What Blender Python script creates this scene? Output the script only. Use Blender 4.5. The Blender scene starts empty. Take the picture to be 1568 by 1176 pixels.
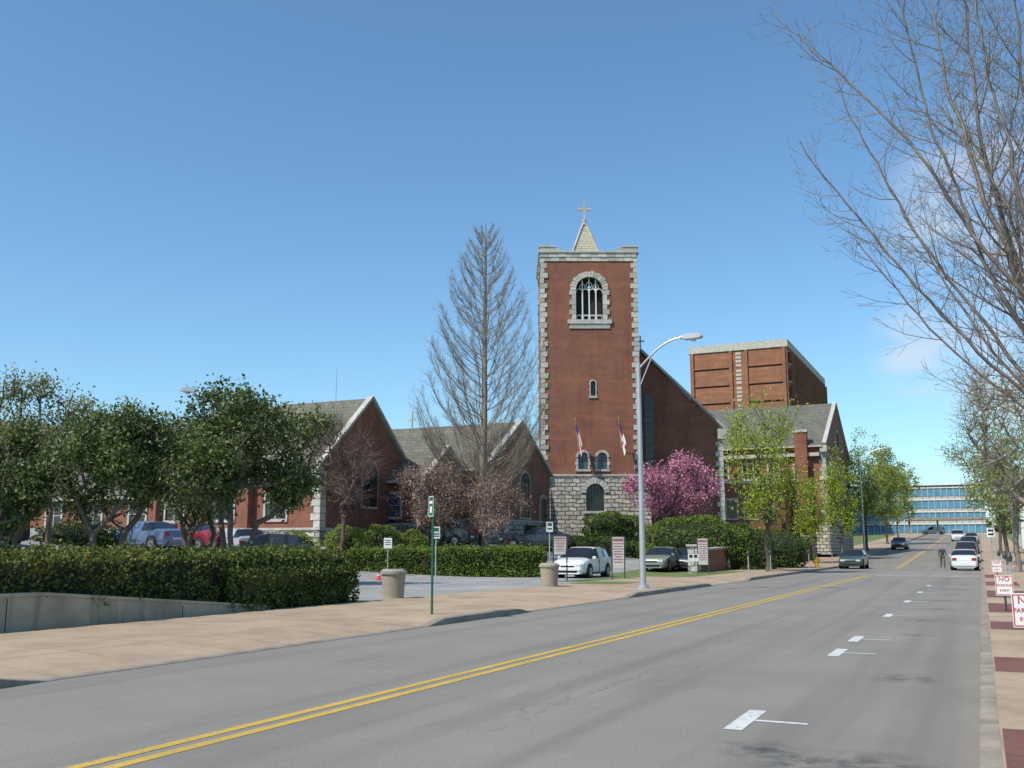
import bpy, bmesh, math, random
import numpy as np
from mathutils import Vector, Matrix
random.seed(7); rng=np.random.default_rng(11)
sc=bpy.context.scene
sc.view_settings.view_transform='Standard'; sc.view_settings.look='None'; sc.view_settings.exposure=0; sc.view_settings.gamma=1
A=math.radians(25.3); cA,sA=math.cos(A),math.sin(A)
def W(s,r): return (sA*s+cA*r, cA*s-sA*r)      # street coordinates -> world
def SR(X,Y): return (sA*X+cA*Y, cA*X-sA*Y)
STREET=-A
# ---------------------------------------------------------------- materials
def newmat(name):
    m=bpy.data.materials.new(name); m.use_nodes=True
    nt=m.node_tree; b=nt.nodes['Principled BSDF']; return m,nt,b
def N(nt,t,**kw):
    n=nt.nodes.new(t)
    for k,v in kw.items():
        if k in n.inputs: n.inputs[k].default_value=v
        else: setattr(n,k,v)
    return n
def rgba(c): return (c[0],c[1],c[2],1)
def mixc(nt,fac,a,b):
    n=nt.nodes.new('ShaderNodeMix'); n.data_type='RGBA'
    for i,v in ((0,fac),(6,a),(7,b)):
        if isinstance(v,(float,int)): n.inputs[i].default_value=v
        elif isinstance(v,tuple): n.inputs[i].default_value=rgba(v)
        else: nt.links.new(v,n.inputs[i])
    return n.outputs[2]
def ramp(nt,src,p0,p1):
    n=nt.nodes.new('ShaderNodeMapRange'); n.inputs[1].default_value=p0; n.inputs[2].default_value=p1
    nt.links.new(src,n.inputs[0]); return n.outputs[0]
def noise(nt,scale,detail=4,rough=.6,vec=None):
    n=N(nt,'ShaderNodeTexNoise'); n.inputs['Scale'].default_value=scale; n.inputs['Detail'].default_value=detail; n.inputs['Roughness'].default_value=rough
    if vec is None:
        g=nt.nodes.new('ShaderNodeNewGeometry'); vec=g.outputs['Position']
    nt.links.new(vec,n.inputs['Vector']); return n.outputs['Fac']
def math_(nt,op,a,b=None):
    n=N(nt,'ShaderNodeMath',operation=op)
    for i,v in ((0,a),(1,b)):
        if v is None: continue
        if isinstance(v,(int,float)): n.inputs[i].default_value=v
        else: nt.links.new(v,n.inputs[i])
    return n.outputs[0]
def bump(nt,b,h,strength=.3,dist=.02):
    n=N(nt,'ShaderNodeBump'); n.inputs['Strength'].default_value=strength; n.inputs['Distance'].default_value=dist
    nt.links.new(h,n.inputs['Height']); nt.links.new(n.outputs['Normal'],b.inputs['Normal'])
def plain(name,c,c2=None,rough=.7,scale=3.0,metal=0,bmp=0,bscale=None,coat=0):
    m,nt,b=newmat(name); b.inputs['Roughness'].default_value=rough; b.inputs['Metallic'].default_value=metal
    if coat: b.inputs['Coat Weight'].default_value=coat; b.inputs['Coat Roughness'].default_value=.05
    if c2 is None: c2=tuple(x*.8 for x in c)
    f=ramp(nt,noise(nt,scale),.3,.7)
    nt.links.new(mixc(nt,f,c,c2),b.inputs['Base Color'])
    if bmp: bump(nt,b,noise(nt,bscale or scale*8),bmp)
    return m
def leafmat(name,dark,light,trans=.3,scale=.6):
    m,nt,b=newmat(name); b.inputs['Roughness'].default_value=.55; b.inputs['Specular IOR Level'].default_value=.3
    g=nt.nodes.new('ShaderNodeNewGeometry')
    f=ramp(nt,noise(nt,scale,3),.35,.65)
    mx=N(nt,'ShaderNodeMath',operation='ADD'); mu=N(nt,'ShaderNodeMath',operation='MULTIPLY'); mu.inputs[1].default_value=.65
    nt.links.new(g.outputs['Random Per Island'],mu.inputs[0]); nt.links.new(mu.outputs[0],mx.inputs[0])
    m2=N(nt,'ShaderNodeMath',operation='MULTIPLY'); m2.inputs[1].default_value=.45; nt.links.new(f,m2.inputs[0]); nt.links.new(m2.outputs[0],mx.inputs[1])
    col=mixc(nt,mx.outputs[0],dark,light); nt.links.new(col,b.inputs['Base Color'])
    t=nt.nodes.new('ShaderNodeBsdfTranslucent'); nt.links.new(col,t.inputs['Color'])
    ms=nt.nodes.new('ShaderNodeMixShader'); ms.inputs[0].default_value=trans
    out=nt.nodes['Material Output']; nt.links.new(b.outputs[0],ms.inputs[1]); nt.links.new(t.outputs[0],ms.inputs[2]); nt.links.new(ms.outputs[0],out.inputs[0])
    return m
def wallvec(nt):
    tc=nt.nodes.new('ShaderNodeTexCoord'); sp=nt.nodes.new('ShaderNodeSeparateXYZ'); nt.links.new(tc.outputs['Object'],sp.inputs[0])
    ad=N(nt,'ShaderNodeMath',operation='ADD'); nt.links.new(sp.outputs[0],ad.inputs[0]); nt.links.new(sp.outputs[1],ad.inputs[1])
    cb=nt.nodes.new('ShaderNodeCombineXYZ'); nt.links.new(ad.outputs[0],cb.inputs[0]); nt.links.new(sp.outputs[2],cb.inputs[1]); return cb.outputs[0]
def brickmat(name,c1,c2,mortar,bw=.22,bh=.075,ms=.01,vscale=.5,dirt=.75,distort=0,bstr=.3,rough=.85,streak=0):
    m,nt,b=newmat(name); b.inputs['Roughness'].default_value=rough
    v=wallvec(nt)
    if distort:
        nn=N(nt,'ShaderNodeTexNoise'); nn.inputs['Scale'].default_value=2.2; nt.links.new(v,nn.inputs['Vector'])
        va=N(nt,'ShaderNodeVectorMath',operation='SCALE'); va.inputs['Scale'].default_value=distort; nt.links.new(nn.outputs['Color'],va.inputs[0])
        vb=N(nt,'ShaderNodeVectorMath',operation='ADD'); nt.links.new(v,vb.inputs[0]); nt.links.new(va.outputs[0],vb.inputs[1]); v=vb.outputs[0]
    t=N(nt,'ShaderNodeTexBrick'); t.inputs['Scale'].default_value=1
    t.inputs['Color1'].default_value=rgba(c1); t.inputs['Color2'].default_value=rgba(c2); t.inputs['Mortar'].default_value=rgba(mortar)
    t.inputs['Mortar Size'].default_value=ms; t.inputs['Brick Width'].default_value=bw; t.inputs['Row Height'].default_value=bh
    nt.links.new(v,t.inputs['Vector'])
    f=ramp(nt,noise(nt,vscale,6,.7),.3,.7)
    d=N(nt,'ShaderNodeVectorMath',operation='MULTIPLY'); nt.links.new(t.outputs['Color'],d.inputs[0])
    nt.links.new(mixc(nt,f,(dirt,dirt,dirt),(1.15,1.12,1.1)),d.inputs[1])
    c=d.outputs[0]
    if streak:
        mp=N(nt,'ShaderNodeMapping'); mp.inputs['Scale'].default_value=(1.1,.12,1); nt.links.new(v,mp.inputs[0])
        c=mixc(nt,ramp(nt,noise(nt,1,5,.65,mp.outputs[0]),.5,.8),c,tuple(x*streak for x in c2))
        g=nt.nodes.new('ShaderNodeNewGeometry'); mp2=N(nt,'ShaderNodeMapping'); mp2.inputs['Scale'].default_value=(.3,.3,1.6); nt.links.new(g.outputs['Position'],mp2.inputs[0])
        c=mixc(nt,ramp(nt,noise(nt,1,3,.6,mp2.outputs[0]),.48,.85),c,(min(1,c1[0]*1.25),c1[1]*1.5,c1[2]*1.5))
    nt.links.new(c,b.inputs['Base Color'])
    inv=N(nt,'ShaderNodeMath',operation='SUBTRACT'); inv.inputs[0].default_value=1; nt.links.new(t.outputs['Fac'],inv.inputs[1])
    bump(nt,b,inv.outputs[0],bstr,.02 if bw<.3 else .06)
    return m
M={}
M['brick']=brickmat('red_brick',(.245,.075,.040),(.18,.053,.030),(.22,.14,.10),streak=.75)
M['brick2']=brickmat('hospital_brick',(.29,.105,.050),(.23,.08,.04),(.24,.15,.10),streak=.85)
M['stone']=brickmat('rubble_stone',(.56,.53,.46),(.33,.31,.27),(.09,.08,.07),bw=.62,bh=.33,ms=.035,vscale=1.5,dirt=.62,distort=.3,bstr=.9)
def blockmat():
    m,nt,b=newmat('limestone_block'); b.inputs['Roughness'].default_value=.9
    g=nt.nodes.new('ShaderNodeNewGeometry'); c=mixc(nt,g.outputs['Random Per Island'],(.62,.60,.53),(.36,.345,.30))
    f=ramp(nt,noise(nt,4,5,.7),.35,.7); c2=mixc(nt,f,c,(.20,.19,.17)); 
    c3=mixc(nt,.45,c,c2); nt.links.new(c3,b.inputs['Base Color']); bump(nt,b,noise(nt,9),.7,.06); return m
M['block']=blockmat()
M['shingle']=brickmat('grey_shingle',(.150,.150,.115),(.105,.105,.083),(.06,.06,.05),bw=.4,bh=.25,ms=.015,vscale=.8,dirt=.8,bstr=.2)
M['trim']=plain('stone_coping',(.50,.485,.43),(.32,.31,.275),.85,2,bmp=.2)
M['white']=plain('white_paint',(.75,.75,.73),(.62,.62,.6),.5,2)
M['glass']=plain('dark_glass',(.02,.024,.03),(.012,.014,.018),.08,.5)
M['blueglass']=plain('blue_window_glass',(.06,.11,.17),(.03,.06,.10),.12,.5)
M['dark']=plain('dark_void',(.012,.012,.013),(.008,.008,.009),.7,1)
M['spire']=brickmat('spire_tile',(.50,.46,.33),(.40,.36,.26),(.2,.18,.14),bw=.5,bh=.25,ms=.02)
M['concrete']=plain('weathered_concrete',(.34,.31,.26),(.22,.20,.17),.9,1.5,bmp=.3,bscale=30)
def wallc():
    m,nt,b=newmat('retaining_wall_concrete'); b.inputs['Roughness'].default_value=.92
    c=mixc(nt,ramp(nt,noise(nt,1.0,5,.65),.3,.7),(.46,.40,.30),(.26,.225,.17))
    g=nt.nodes.new('ShaderNodeNewGeometry'); mp=N(nt,'ShaderNodeMapping'); mp.inputs['Scale'].default_value=(2.2,2.2,.25); nt.links.new(g.outputs['Position'],mp.inputs[0])
    c=mixc(nt,ramp(nt,noise(nt,1,4,.7,mp.outputs[0]),.52,.75),c,(.12,.105,.08)); nt.links.new(c,b.inputs['Base Color']); bump(nt,b,noise(nt,25),.35); return m
M['wallconc']=wallc()
M['aggregate']=plain('exposed_aggregate',(.42,.35,.27),(.24,.19,.14),.95,40,bmp=.6,bscale=60)
M['metal']=plain('galvanised_metal',(.5,.51,.52),(.4,.41,.42),.4,1,metal=.5)
M['darkmetal']=plain('dark_metal',(.05,.055,.05),(.03,.032,.03),.5,3)
M['green']=plain('green_sign_metal',(.015,.13,.07),(.012,.09,.05),.45,3)
M['red']=plain('red_paint',(.5,.02,.03),(.42,.02,.025),.5,3)
M['maroon']=plain('maroon_sign_paint',(.28,.10,.10),(.24,.09,.09),.5,3)
M['signwhite']=plain('faded_sign_white',(.50,.47,.44),(.42,.39,.37),.6,2)
M['blue']=plain('flag_blue',(.02,.03,.16),(.015,.02,.12),.8,3)
M['flagred']=plain('flag_red',(.45,.02,.03),(.35,.02,.025),.8,3)
M['flagwhite']=plain('flag_white',(.75,.75,.75),(.65,.65,.66),.8,3)
M['yellowp']=plain('hydrant_yellow',(.7,.45,.03),(.6,.38,.03),.5,4)
M['orange']=plain('cone_orange',(.70,.06,.03),(.6,.05,.02),.6,4)
M['rubber']=plain('tyre_rubber',(.02,.02,.02),(.03,.03,.028),.85,8)
M['rim']=plain('alloy_rim',(.45,.45,.46),(.3,.3,.31),.35,5,metal=.7)
M['lamp']=plain('headlamp_lens',(.6,.62,.63),(.45,.47,.48),.1,8)
M['tail']=plain('tail_lamp_red',(.35,.01,.01),(.25,.01,.01),.2,8)
M['bark']=plain('grey_brown_bark',(.13,.105,.085),(.07,.057,.047),.9,9,bmp=.5,bscale=25)
M['barklight']=plain('pale_bark',(.26,.215,.175),(.14,.115,.10),.85,6,bmp=.3,bscale=25)
M['barkred']=plain('reddish_twig_bark',(.16,.10,.085),(.10,.062,.052),.9,6)
M['barkcyp']=plain('cypress_bark',(.27,.22,.17),(.18,.145,.115),.9,2)
M['hedgeleaf']=leafmat('hedge_leaf',(.020,.042,.010),(.14,.18,.032),.2,.8)
M['hedgetip']=leafmat('hedge_new_growth',(.16,.16,.03),(.30,.23,.05),.3,1.2)
M['hedgeleaf2']=leafmat('clipped_hedge_leaf',(.04,.08,.013),(.20,.27,.045),.25,1.5)
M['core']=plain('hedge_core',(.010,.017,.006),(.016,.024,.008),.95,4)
M['magnolia']=leafmat('evergreen_leaf',(.020,.042,.012),(.16,.20,.055),.2,.45)
M['spring']=leafmat('spring_leaf',(.17,.25,.02),(.46,.54,.06),.42,.6)
M['spring2']=leafmat('young_leaf',(.14,.20,.035),(.36,.41,.09),.4,.6)
M['olive']=leafmat('olive_leaf',(.10,.105,.035),(.27,.27,.08),.25,.15)
M['pink']=leafmat('cherry_blossom',(.32,.10,.17),(.76,.38,.50),.35,.8)
M['dullpink']=leafmat('dogwood_blossom',(.20,.13,.10),(.48,.34,.28),.3,.8)
M['bud']=leafmat('bud',(.20,.165,.12),(.38,.32,.22),.3,.8)
M['ivy']=leafmat('ivy_leaf',(.025,.05,.012),(.11,.16,.03),.2,1.0)
# ground surfaces
def asphalt():
    m,nt,b=newmat('worn_asphalt'); b.inputs['Roughness'].default_value=.88
    tc=nt.nodes.new('ShaderNodeTexCoord'); P=tc.outputs['Object']; sp=nt.nodes.new('ShaderNodeSeparateXYZ'); nt.links.new(P,sp.inputs[0])
    c=mixc(nt,ramp(nt,noise(nt,.35,6,.6,P),.3,.7),(.205,.185,.158),(.262,.240,.206))
    mp=N(nt,'ShaderNodeMapping'); mp.inputs['Scale'].default_value=(1.4,.035,1); nt.links.new(P,mp.inputs[0])
    c=mixc(nt,ramp(nt,noise(nt,1,3,.5,mp.outputs[0]),.50,.76),c,(.150,.139,.122))
    mpb=N(nt,'ShaderNodeMapping'); mpb.inputs['Scale'].default_value=(.5,.11,1); nt.links.new(P,mpb.inputs[0])
    c=mixc(nt,ramp(nt,noise(nt,1.3,6,.75,mpb.outputs[0]),.56,.70),c,(.165,.152,.133))
    c=mixc(nt,ramp(nt,noise(nt,45,3,.8,P),.42,.75),c,(.12,.112,.10))
    c=mixc(nt,ramp(nt,noise(nt,90,2,.8,P),.60,.8),c,(.44,.41,.36))
    wob=math_(nt,'MULTIPLY',math_(nt,'SUBTRACT',noise(nt,1.2,6,.7,P),.5),.55)
    xx=math_(nt,'ADD',sp.outputs[0],wob)
    for pos,wd,st_ in ((-4.05,.012,.5),(-8.15,.010,.4),(-6.9,.008,.35),(-2.75,.008,.4)):
        d=math_(nt,'ABSOLUTE',math_(nt,'SUBTRACT',xx,pos)); l=math_(nt,'LESS_THAN',d,wd)
        msk=ramp(nt,noise(nt,.18+abs(pos)*.01,3,.6,P),.45,.55); c=mixc(nt,math_(nt,'MULTIPLY',math_(nt,'MULTIPLY',l,msk),st_),c,(.075,.07,.063))
    nz=N(nt,'ShaderNodeTexNoise'); nz.inputs['Scale'].default_value=1.3; nz.inputs['Detail'].default_value=5; nt.links.new(P,nz.inputs['Vector'])
    vs=N(nt,'ShaderNodeVectorMath',operation='SCALE'); vs.inputs['Scale'].default_value=.9; nt.links.new(nz.outputs['Color'],vs.inputs[0])
    va=N(nt,'ShaderNodeVectorMath',operation='ADD'); nt.links.new(P,va.inputs[0]); nt.links.new(vs.outputs[0],va.inputs[1])
    vo=N(nt,'ShaderNodeTexVoronoi',feature='DISTANCE_TO_EDGE'); vo.inputs['Scale'].default_value=.16; nt.links.new(va.outputs[0],vo.inputs['Vector'])
    cr=math_(nt,'LESS_THAN',vo.outputs['Distance'],.002); msk=ramp(nt,noise(nt,.25,2,.5,P),.47,.58)
    c=mixc(nt,math_(nt,'MULTIPLY',math_(nt,'MULTIPLY',cr,msk),.35),c,(.09,.086,.08))
    for (x,y,rad) in ((-.95,13.4,.6),(-.85,8.1,.6),(-1.7,8.3,.5),(-1.35,7.9,.5),(-1.2,20.0,.4),(-1.3,24,.6),(-1.2,33,.8),(-1.2,28.5,.6),(-1.1,42,.9),(-1.1,37,.6)):
        d=N(nt,'ShaderNodeVectorMath',operation='DISTANCE'); d.inputs[1].default_value=(x,y,0); nt.links.new(P,d.inputs[0])
        q=ramp(nt,d.outputs['Value'],rad,0.0); n2=ramp(nt,noise(nt,5,4,.7,P),.40,.6); mu=N(nt,'ShaderNodeMath',operation='MULTIPLY'); nt.links.new(q,mu.inputs[0]); nt.links.new(n2,mu.inputs[1])
        c=mixc(nt,mu.outputs[0],c,(.06,.057,.052))
    nt.links.new(c,b.inputs['Base Color']); bump(nt,b,noise(nt,60,3,.8,P),.4,.01); return m
M['asphalt']=asphalt()
def slabs(name,c1,c2,joint,w,h):
    m,nt,b=newmat(name); b.inputs['Roughness'].default_value=.9
    tc=nt.nodes.new('ShaderNodeTexCoord'); P=tc.outputs['Object']
    t=N(nt,'ShaderNodeTexBrick'); t.offset=0; t.inputs['Scale'].default_value=1; t.inputs['Brick Width'].default_value=w; t.inputs['Row Height'].default_value=h; t.inputs['Mortar Size'].default_value=.012
    t.inputs['Color1'].default_value=rgba(c1); t.inputs['Color2'].default_value=rgba(c2); t.inputs['Mortar'].default_value=rgba(joint); nt.links.new(P,t.inputs['Vector'])
    c=mixc(nt,ramp(nt,noise(nt,.9,7,.7,P),.45,.72),t.outputs['Color'],tuple(x*.62 for x in c2))
    c=mixc(nt,ramp(nt,noise(nt,.25,4,.6,P),.5,.7),c,tuple(x*1.1 for x in c1))
    c=mixc(nt,ramp(nt,noise(nt,50,2,.7,P),.5,.8),c,tuple(x*.7 for x in c2))
    nt.links.new(c,b.inputs['Base Color']); bump(nt,b,noise(nt,40,3,.7,P),.25,.01); return m
M['sidewalk']=slabs('tan_pavement',(.40,.295,.20),(.355,.265,.18),(.17,.13,.095),1.5,1.5)
M['lot']=slabs('lot_concrete',(.30,.295,.285),(.27,.268,.26),(.19,.18,.17),3.5,3.5)
M['kerb']=plain('kerb_concrete',(.32,.27,.21),(.17,.145,.12),.9,2.5,bmp=.3,bscale=30)
M['paver']=brickmat('brick_paver',(.20,.07,.045),(.15,.05,.035),(.12,.09,.07),bw=.2,bh=.1,ms=.01)
nt=M['paver'].node_tree; tcn=nt.nodes.new('ShaderNodeTexCoord'); tb=[n for n in nt.nodes if n.type=='TEX_BRICK'][0]; nt.links.new(tcn.outputs['Object'],tb.inputs['Vector'])
M['grass']=plain('grass',(.08,.135,.025),(.15,.17,.055),.95,1.2,bmp=.8,bscale=20)
def paint(name,c,under,thr):
    m,nt,b=newmat(name); b.inputs['Roughness'].default_value=.7
    tc=nt.nodes.new('ShaderNodeTexCoord'); P=tc.outputs['Object']
    f=ramp(nt,noise(nt,14,5,.8,P),thr,thr+.12); c0=mixc(nt,ramp(nt,noise(nt,1.1,3,.6,P),.3,.7),c,tuple(x*.78 for x in c))
    nt.links.new(mixc(nt,f,c0,under),b.inputs['Base Color']); return m
M['yellow']=paint('yellow_line_paint',(.58,.38,.05),(.26,.215,.14),.52)
M['whiteline']=paint('white_line_paint',(.62,.62,.6),(.26,.245,.22),.54)
def carpaint(name,c): 
    return plain(name,c,tuple(x*.92 for x in c),.3,1,coat=.8)
CP={'white':carpaint('white_car_paint',(.66,.67,.68)),'green':carpaint('grey_green_car_paint',(.20,.24,.19)),'dark':carpaint('charcoal_car_paint',(.03,.035,.04)),
 'teal':carpaint('dark_teal_car_paint',(.02,.05,.07)),'blue':carpaint('blue_car_paint',(.10,.15,.25)),'maroon':carpaint('maroon_car_paint',(.27,.012,.03)),'silver':carpaint('silver_car_paint',(.40,.42,.44)),'dgreen':carpaint('dark_green_car_paint',(.03,.06,.045))}
# ---------------------------------------------------------------- mesh helpers
def mesh_np(name,verts,quads,mats,midx=None,parent=None,smooth=False):
    me=bpy.data.meshes.new(name); nv=len(verts); nf=len(quads)
    me.vertices.add(nv); me.vertices.foreach_set('co',np.asarray(verts,dtype=np.float32).ravel())
    me.loops.add(nf*4); me.loops.foreach_set('vertex_index',np.asarray(quads,dtype=np.int32).ravel())
    me.polygons.add(nf); me.polygons.foreach_set('loop_start',np.arange(0,nf*4,4,dtype=np.int32)); me.polygons.foreach_set('loop_total',np.full(nf,4,dtype=np.int32))
    for m in mats: me.materials.append(m)
    if midx is not None: me.polygons.foreach_set('material_index',np.asarray(midx,dtype=np.int32))
    me.update(calc_edges=True); me.validate()
    if smooth: me.polygons.foreach_set('use_smooth',[True]*len(me.polygons))
    o=bpy.data.objects.new(name,me); sc.collection.objects.link(o)
    if parent: o.parent=parent
    return o
class B:
    """multi-part object: an Empty with mesh children"""
    def __init__(s,name,loc=(0,0,0),rot=0):
        s.e=bpy.data.objects.new(name,None); s.e.empty_display_size=.3; sc.collection.objects.link(s.e); s.e.location=loc; s.e.rotation_euler=(0,0,rot); s.p={}; s.objs={}
    def part(s,n,mat):
        if n not in s.p: s.p[n]=([],[],[],[])
        P=s.p[n]
        if mat not in P[3]: P[3].append(mat)
        return P,P[3].index(mat)
    def add(s,n,mat,vs,fs):
        P,mi=s.part(n,mat); k=len(P[0]); P[0].extend([tuple(v) for v in vs]); P[1].extend([tuple(i+k for i in f) for f in fs]); P[2].extend([mi]*len(fs))
    def box(s,n,mat,x0,x1,y0,y1,z0,z1):
        v=[(x0,y0,z0),(x1,y0,z0),(x1,y1,z0),(x0,y1,z0),(x0,y0,z1),(x1,y0,z1),(x1,y1,z1),(x0,y1,z1)]
        s.add(n,mat,v,[(0,3,2,1),(4,5,6,7),(0,1,5,4),(1,2,6,5),(2,3,7,6),(3,0,4,7)])
    def beam(s,n,mat,p,q,w,h):
        p=Vector(p);q=Vector(q);d=(q-p).normalized(); up=Vector((0,0,1)) if abs(d.z)<.95 else Vector((1,0,0)); a=d.cross(up).normalized(); b=a.cross(d)
        v=[]
        for c in (p,q):
            for i,j in ((-1,-1),(1,-1),(1,1),(-1,1)): v.append(c+a*w/2*i+b*h/2*j)
        s.add(n,mat,v,[(0,1,2,3),(7,6,5,4),(0,4,5,1),(1,5,6,2),(2,6,7,3),(3,7,4,0)])
    def cyl(s,n,mat,p,q,r0,r1,k=12):
        p=Vector(p);q=Vector(q);d=(q-p).normalized(); up=Vector((0,0,1)) if abs(d.z)<.95 else Vector((1,0,0)); a=d.cross(up).normalized(); b=a.cross(d)
        v=[]
        for c,r in ((p,r0),(q,r1)):
            for i in range(k): t=2*math.pi*i/k; v.append(c+a*r*math.cos(t)+b*r*math.sin(t))
        f=[(i,(i+1)%k,k+(i+1)%k,k+i) for i in range(k)]+[tuple(range(k))[::-1],tuple(range(k,2*k))]
        s.add(n,mat,v,f)
    def prism(s,n,mat,poly,axis,a,b):
        def P(u,w,t): return (t,u,w) if axis=='x' else ((u,t,w) if axis=='y' else (u,w,t))
        k=len(poly); v=[P(u,w,a) for u,w in poly]+[P(u,w,b) for u,w in poly]
        s.add(n,mat,v,[tuple(range(k))[::-1],tuple(range(k,2*k))]+[(i,(i+1)%k,k+(i+1)%k,k+i) for i in range(k)])
    def finish(s,smooth=()):
        for n,(v,f,mi,ms) in s.p.items():
            me=bpy.data.meshes.new(n); me.from_pydata(v,[],f); 
            for m in ms: me.materials.append(m)
            me.polygons.foreach_set('material_index',mi); 
            bm=bmesh.new(); bm.from_mesh(me); bmesh.ops.recalc_face_normals(bm,faces=bm.faces); bm.to_mesh(me); bm.free()
            if smooth is True or n in smooth:
                me.polygons.foreach_set('use_smooth',[True]*len(me.polygons)); me.set_sharp_from_angle(angle=math.radians(38))
            o=bpy.data.objects.new(n,me); sc.collection.objects.link(o); o.parent=s.e; s.objs[n]=o
        return s
def arch_poly(cx,z0,zs,hw,k=14,rise=1.0):
    return [(cx-hw,z0),(cx+hw,z0)]+[(cx+hw*math.cos(math.pi*i/k),zs+rise*hw*math.sin(math.pi*i/k)) for i in range(k+1)]
def cut(obj,cutters):
    for c in cutters:
        m=obj.modifiers.new('c','BOOLEAN'); m.object=c; m.solver='EXACT'; m.operation='DIFFERENCE'
    bpy.context.view_layer.update(); dg=bpy.context.evaluated_depsgraph_get()
    me=bpy.data.meshes.new_from_object(obj.evaluated_get(dg)); obj.modifiers.clear(); obj.data=me
    for c in cutters: bpy.data.objects.remove(c)
def cutter(poly,y0,y1):
    k=len(poly); v=[(u,y0,w) for u,w in poly]+[(u,y1,w) for u,w in poly]
    f=[tuple(range(k))[::-1],tuple(range(k,2*k))]+[(i,(i+1)%k,k+(i+1)%k,k+i) for i in range(k)]
    me=bpy.data.meshes.new('cutter'); me.from_pydata(v,[],f); bm=bmesh.new(); bm.from_mesh(me); bmesh.ops.recalc_face_normals(bm,faces=bm.faces); bm.to_mesh(me); bm.free()
    o=bpy.data.objects.new('cutter',me); sc.collection.objects.link(o); return o
# ---------------------------------------------------------------- terrain
def hroad(s):
    return np.clip((s-85)*.03,0,4.2)
def sm(t): t=np.clip(t,0,1); return t*t*(3-2*t)
def terr(s,r):
    s=np.asarray(s,float); r=np.asarray(r,float)
    X=sA*s+cA*r; Y=cA*s-sA*r
    T=2.6*sm((Y-50-X*.8)/30.)
    k=sm((-15.6-r)/4.)
    base=hroad(s)+.09
    far=np.maximum(base,.09+T*k)
    z=np.where(r<-15.45,far,np.where(r>4.05,base,hroad(s)-.06))
    return z
def gz(X,Y):
    s,r=SR(X,Y); 
    if r<-15.45 : return float(terr(s,r))
    if r<-10.3 or r>-.1: return float(hroad(s))+.13
    return float(hroad(s))
def grid(name,rs,ss,zf,mat,keep=None,off=0):
    R,S=np.meshgrid(rs,ss); Z=zf(S,R)+off
    v=np.stack([R.ravel(),S.ravel(),Z.ravel()],1); nr=len(rs); q=[]
    for j in range(len(ss)-1):
        for i in range(nr-1):
            if keep is not None and not keep((ss[j]+ss[j+1])/2,(rs[i]+rs[i+1])/2): continue
            a=j*nr+i; q.append((a,a+1,a+1+nr,a+nr))
    o=mesh_np(name,v,q,[mat],smooth=True); o.rotation_euler=(0,0,STREET); return o
rs=[-3000,-1200,-500,-250,-160,-120,-90]+list(np.arange(-76,-16,2.))+[-16,-15.6,-15.5,-15.42,-12,-10,-5,0,4.0,4.1,8,20,60,200,800,3000]
ss=[-1500,-400,-100,-40,-20]+list(np.arange(-10,130,2.5))+[140,160,185,200,225,230,260,400,900,1800,4000]
grid('ground',rs,ss,terr,M['grass'])
ls=list(np.arange(-60,226,5.)); 
rd=grid('road',[-10.3,-7,-3.5,-.05],ls+[226,260],lambda s,r:hroad(s)+0*r,M['asphalt'])
cross=grid('side_street_road',[-200,-100,-11,0,3,100,200],[226.5,238],lambda s,r:hroad(s)+0*r,M['asphalt'],off=-.004)
rl=np.arange(-50,-15.4,1.0).tolist()+[-15.5]
grid('parking_lot_pavement',rl,list(np.arange(18,72,1.5)),terr,M['lot'],keep=lambda s,r: W(s,r)[1]<67 and not(s<24 and r<-30) and not (s>50 and r>-19) and not(s>40 and r>-17.5),off=.012)
def kz(s):
    k=np.full_like(np.asarray(s,float),.13)
    for a,b in ((8.6,17.8),(22.9,30.6),(41.5,48.5)):
        k=np.minimum(k,.013+.117*np.clip(np.maximum(a-s,s-b)/.7,0,1))
    return k
ssd=np.unique(np.round(np.concatenate([np.arange(-60,8,4.),np.arange(8,52,.35),np.arange(52,226,4.)]),3))
def lside(s,r):
    k=kz(s); back=.13; t=np.clip((-10.55-r)/1.6,0,1); return hroad(s)+k*(1-t)+back*t
grid('left_pavement',[-15.5,-13.5,-12.1,-11.3,-10.5],list(ssd),lside,M['sidewalk'])
def kerb(name,rf,rb,top):
    v=[];q=[]
    for j,s in enumerate(ssd):
        h=float(hroad(s)); k=float(top(np.array([s]))[0]); d=1 if rb>rf else -1
        v+= [(rf,s,h-.05),(rf,s,h+k-.012),(rf+d*.015,s,h+k+.002),(rb,s,h+k+.002)]
        if j: 
            a=(j-1)*4; b=j*4
            for i in range(3): q.append((a+i,a+i+1,b+i+1,b+i))
    o=mesh_np(name,v,q,[M['kerb']]); o.rotation_euler=(0,0,STREET)
kerb('left_kerb',-10.3,-10.52,kz)
kerb('right_kerb',-.12,.03,lambda s:np.full_like(s,.13))
grid('right_pavement',[.03,1.5,4.08],list(ssd),lambda s,r:hroad(s)+.13+0*r,M['sidewalk'])
pv=[(2,9.3),(13.5,15.2),(20.3,22.3),(25.5,29.5),(33,38),(43,48),(54,60)]
pb=B('brick_paving_strip',rot=STREET)
for a,b in pv: pb.box('pavers',M['paver'],.05,1.25,a,b,.1,.136)
pb.finish()
grid('grass_verge',[-15.4,-13.2],list(np.arange(38,63,1.)),lambda s,r:hroad(s)+.136+.03*np.sin(s*3)*0,M['grass'],keep=lambda s,r:not 41<s<49)
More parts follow.
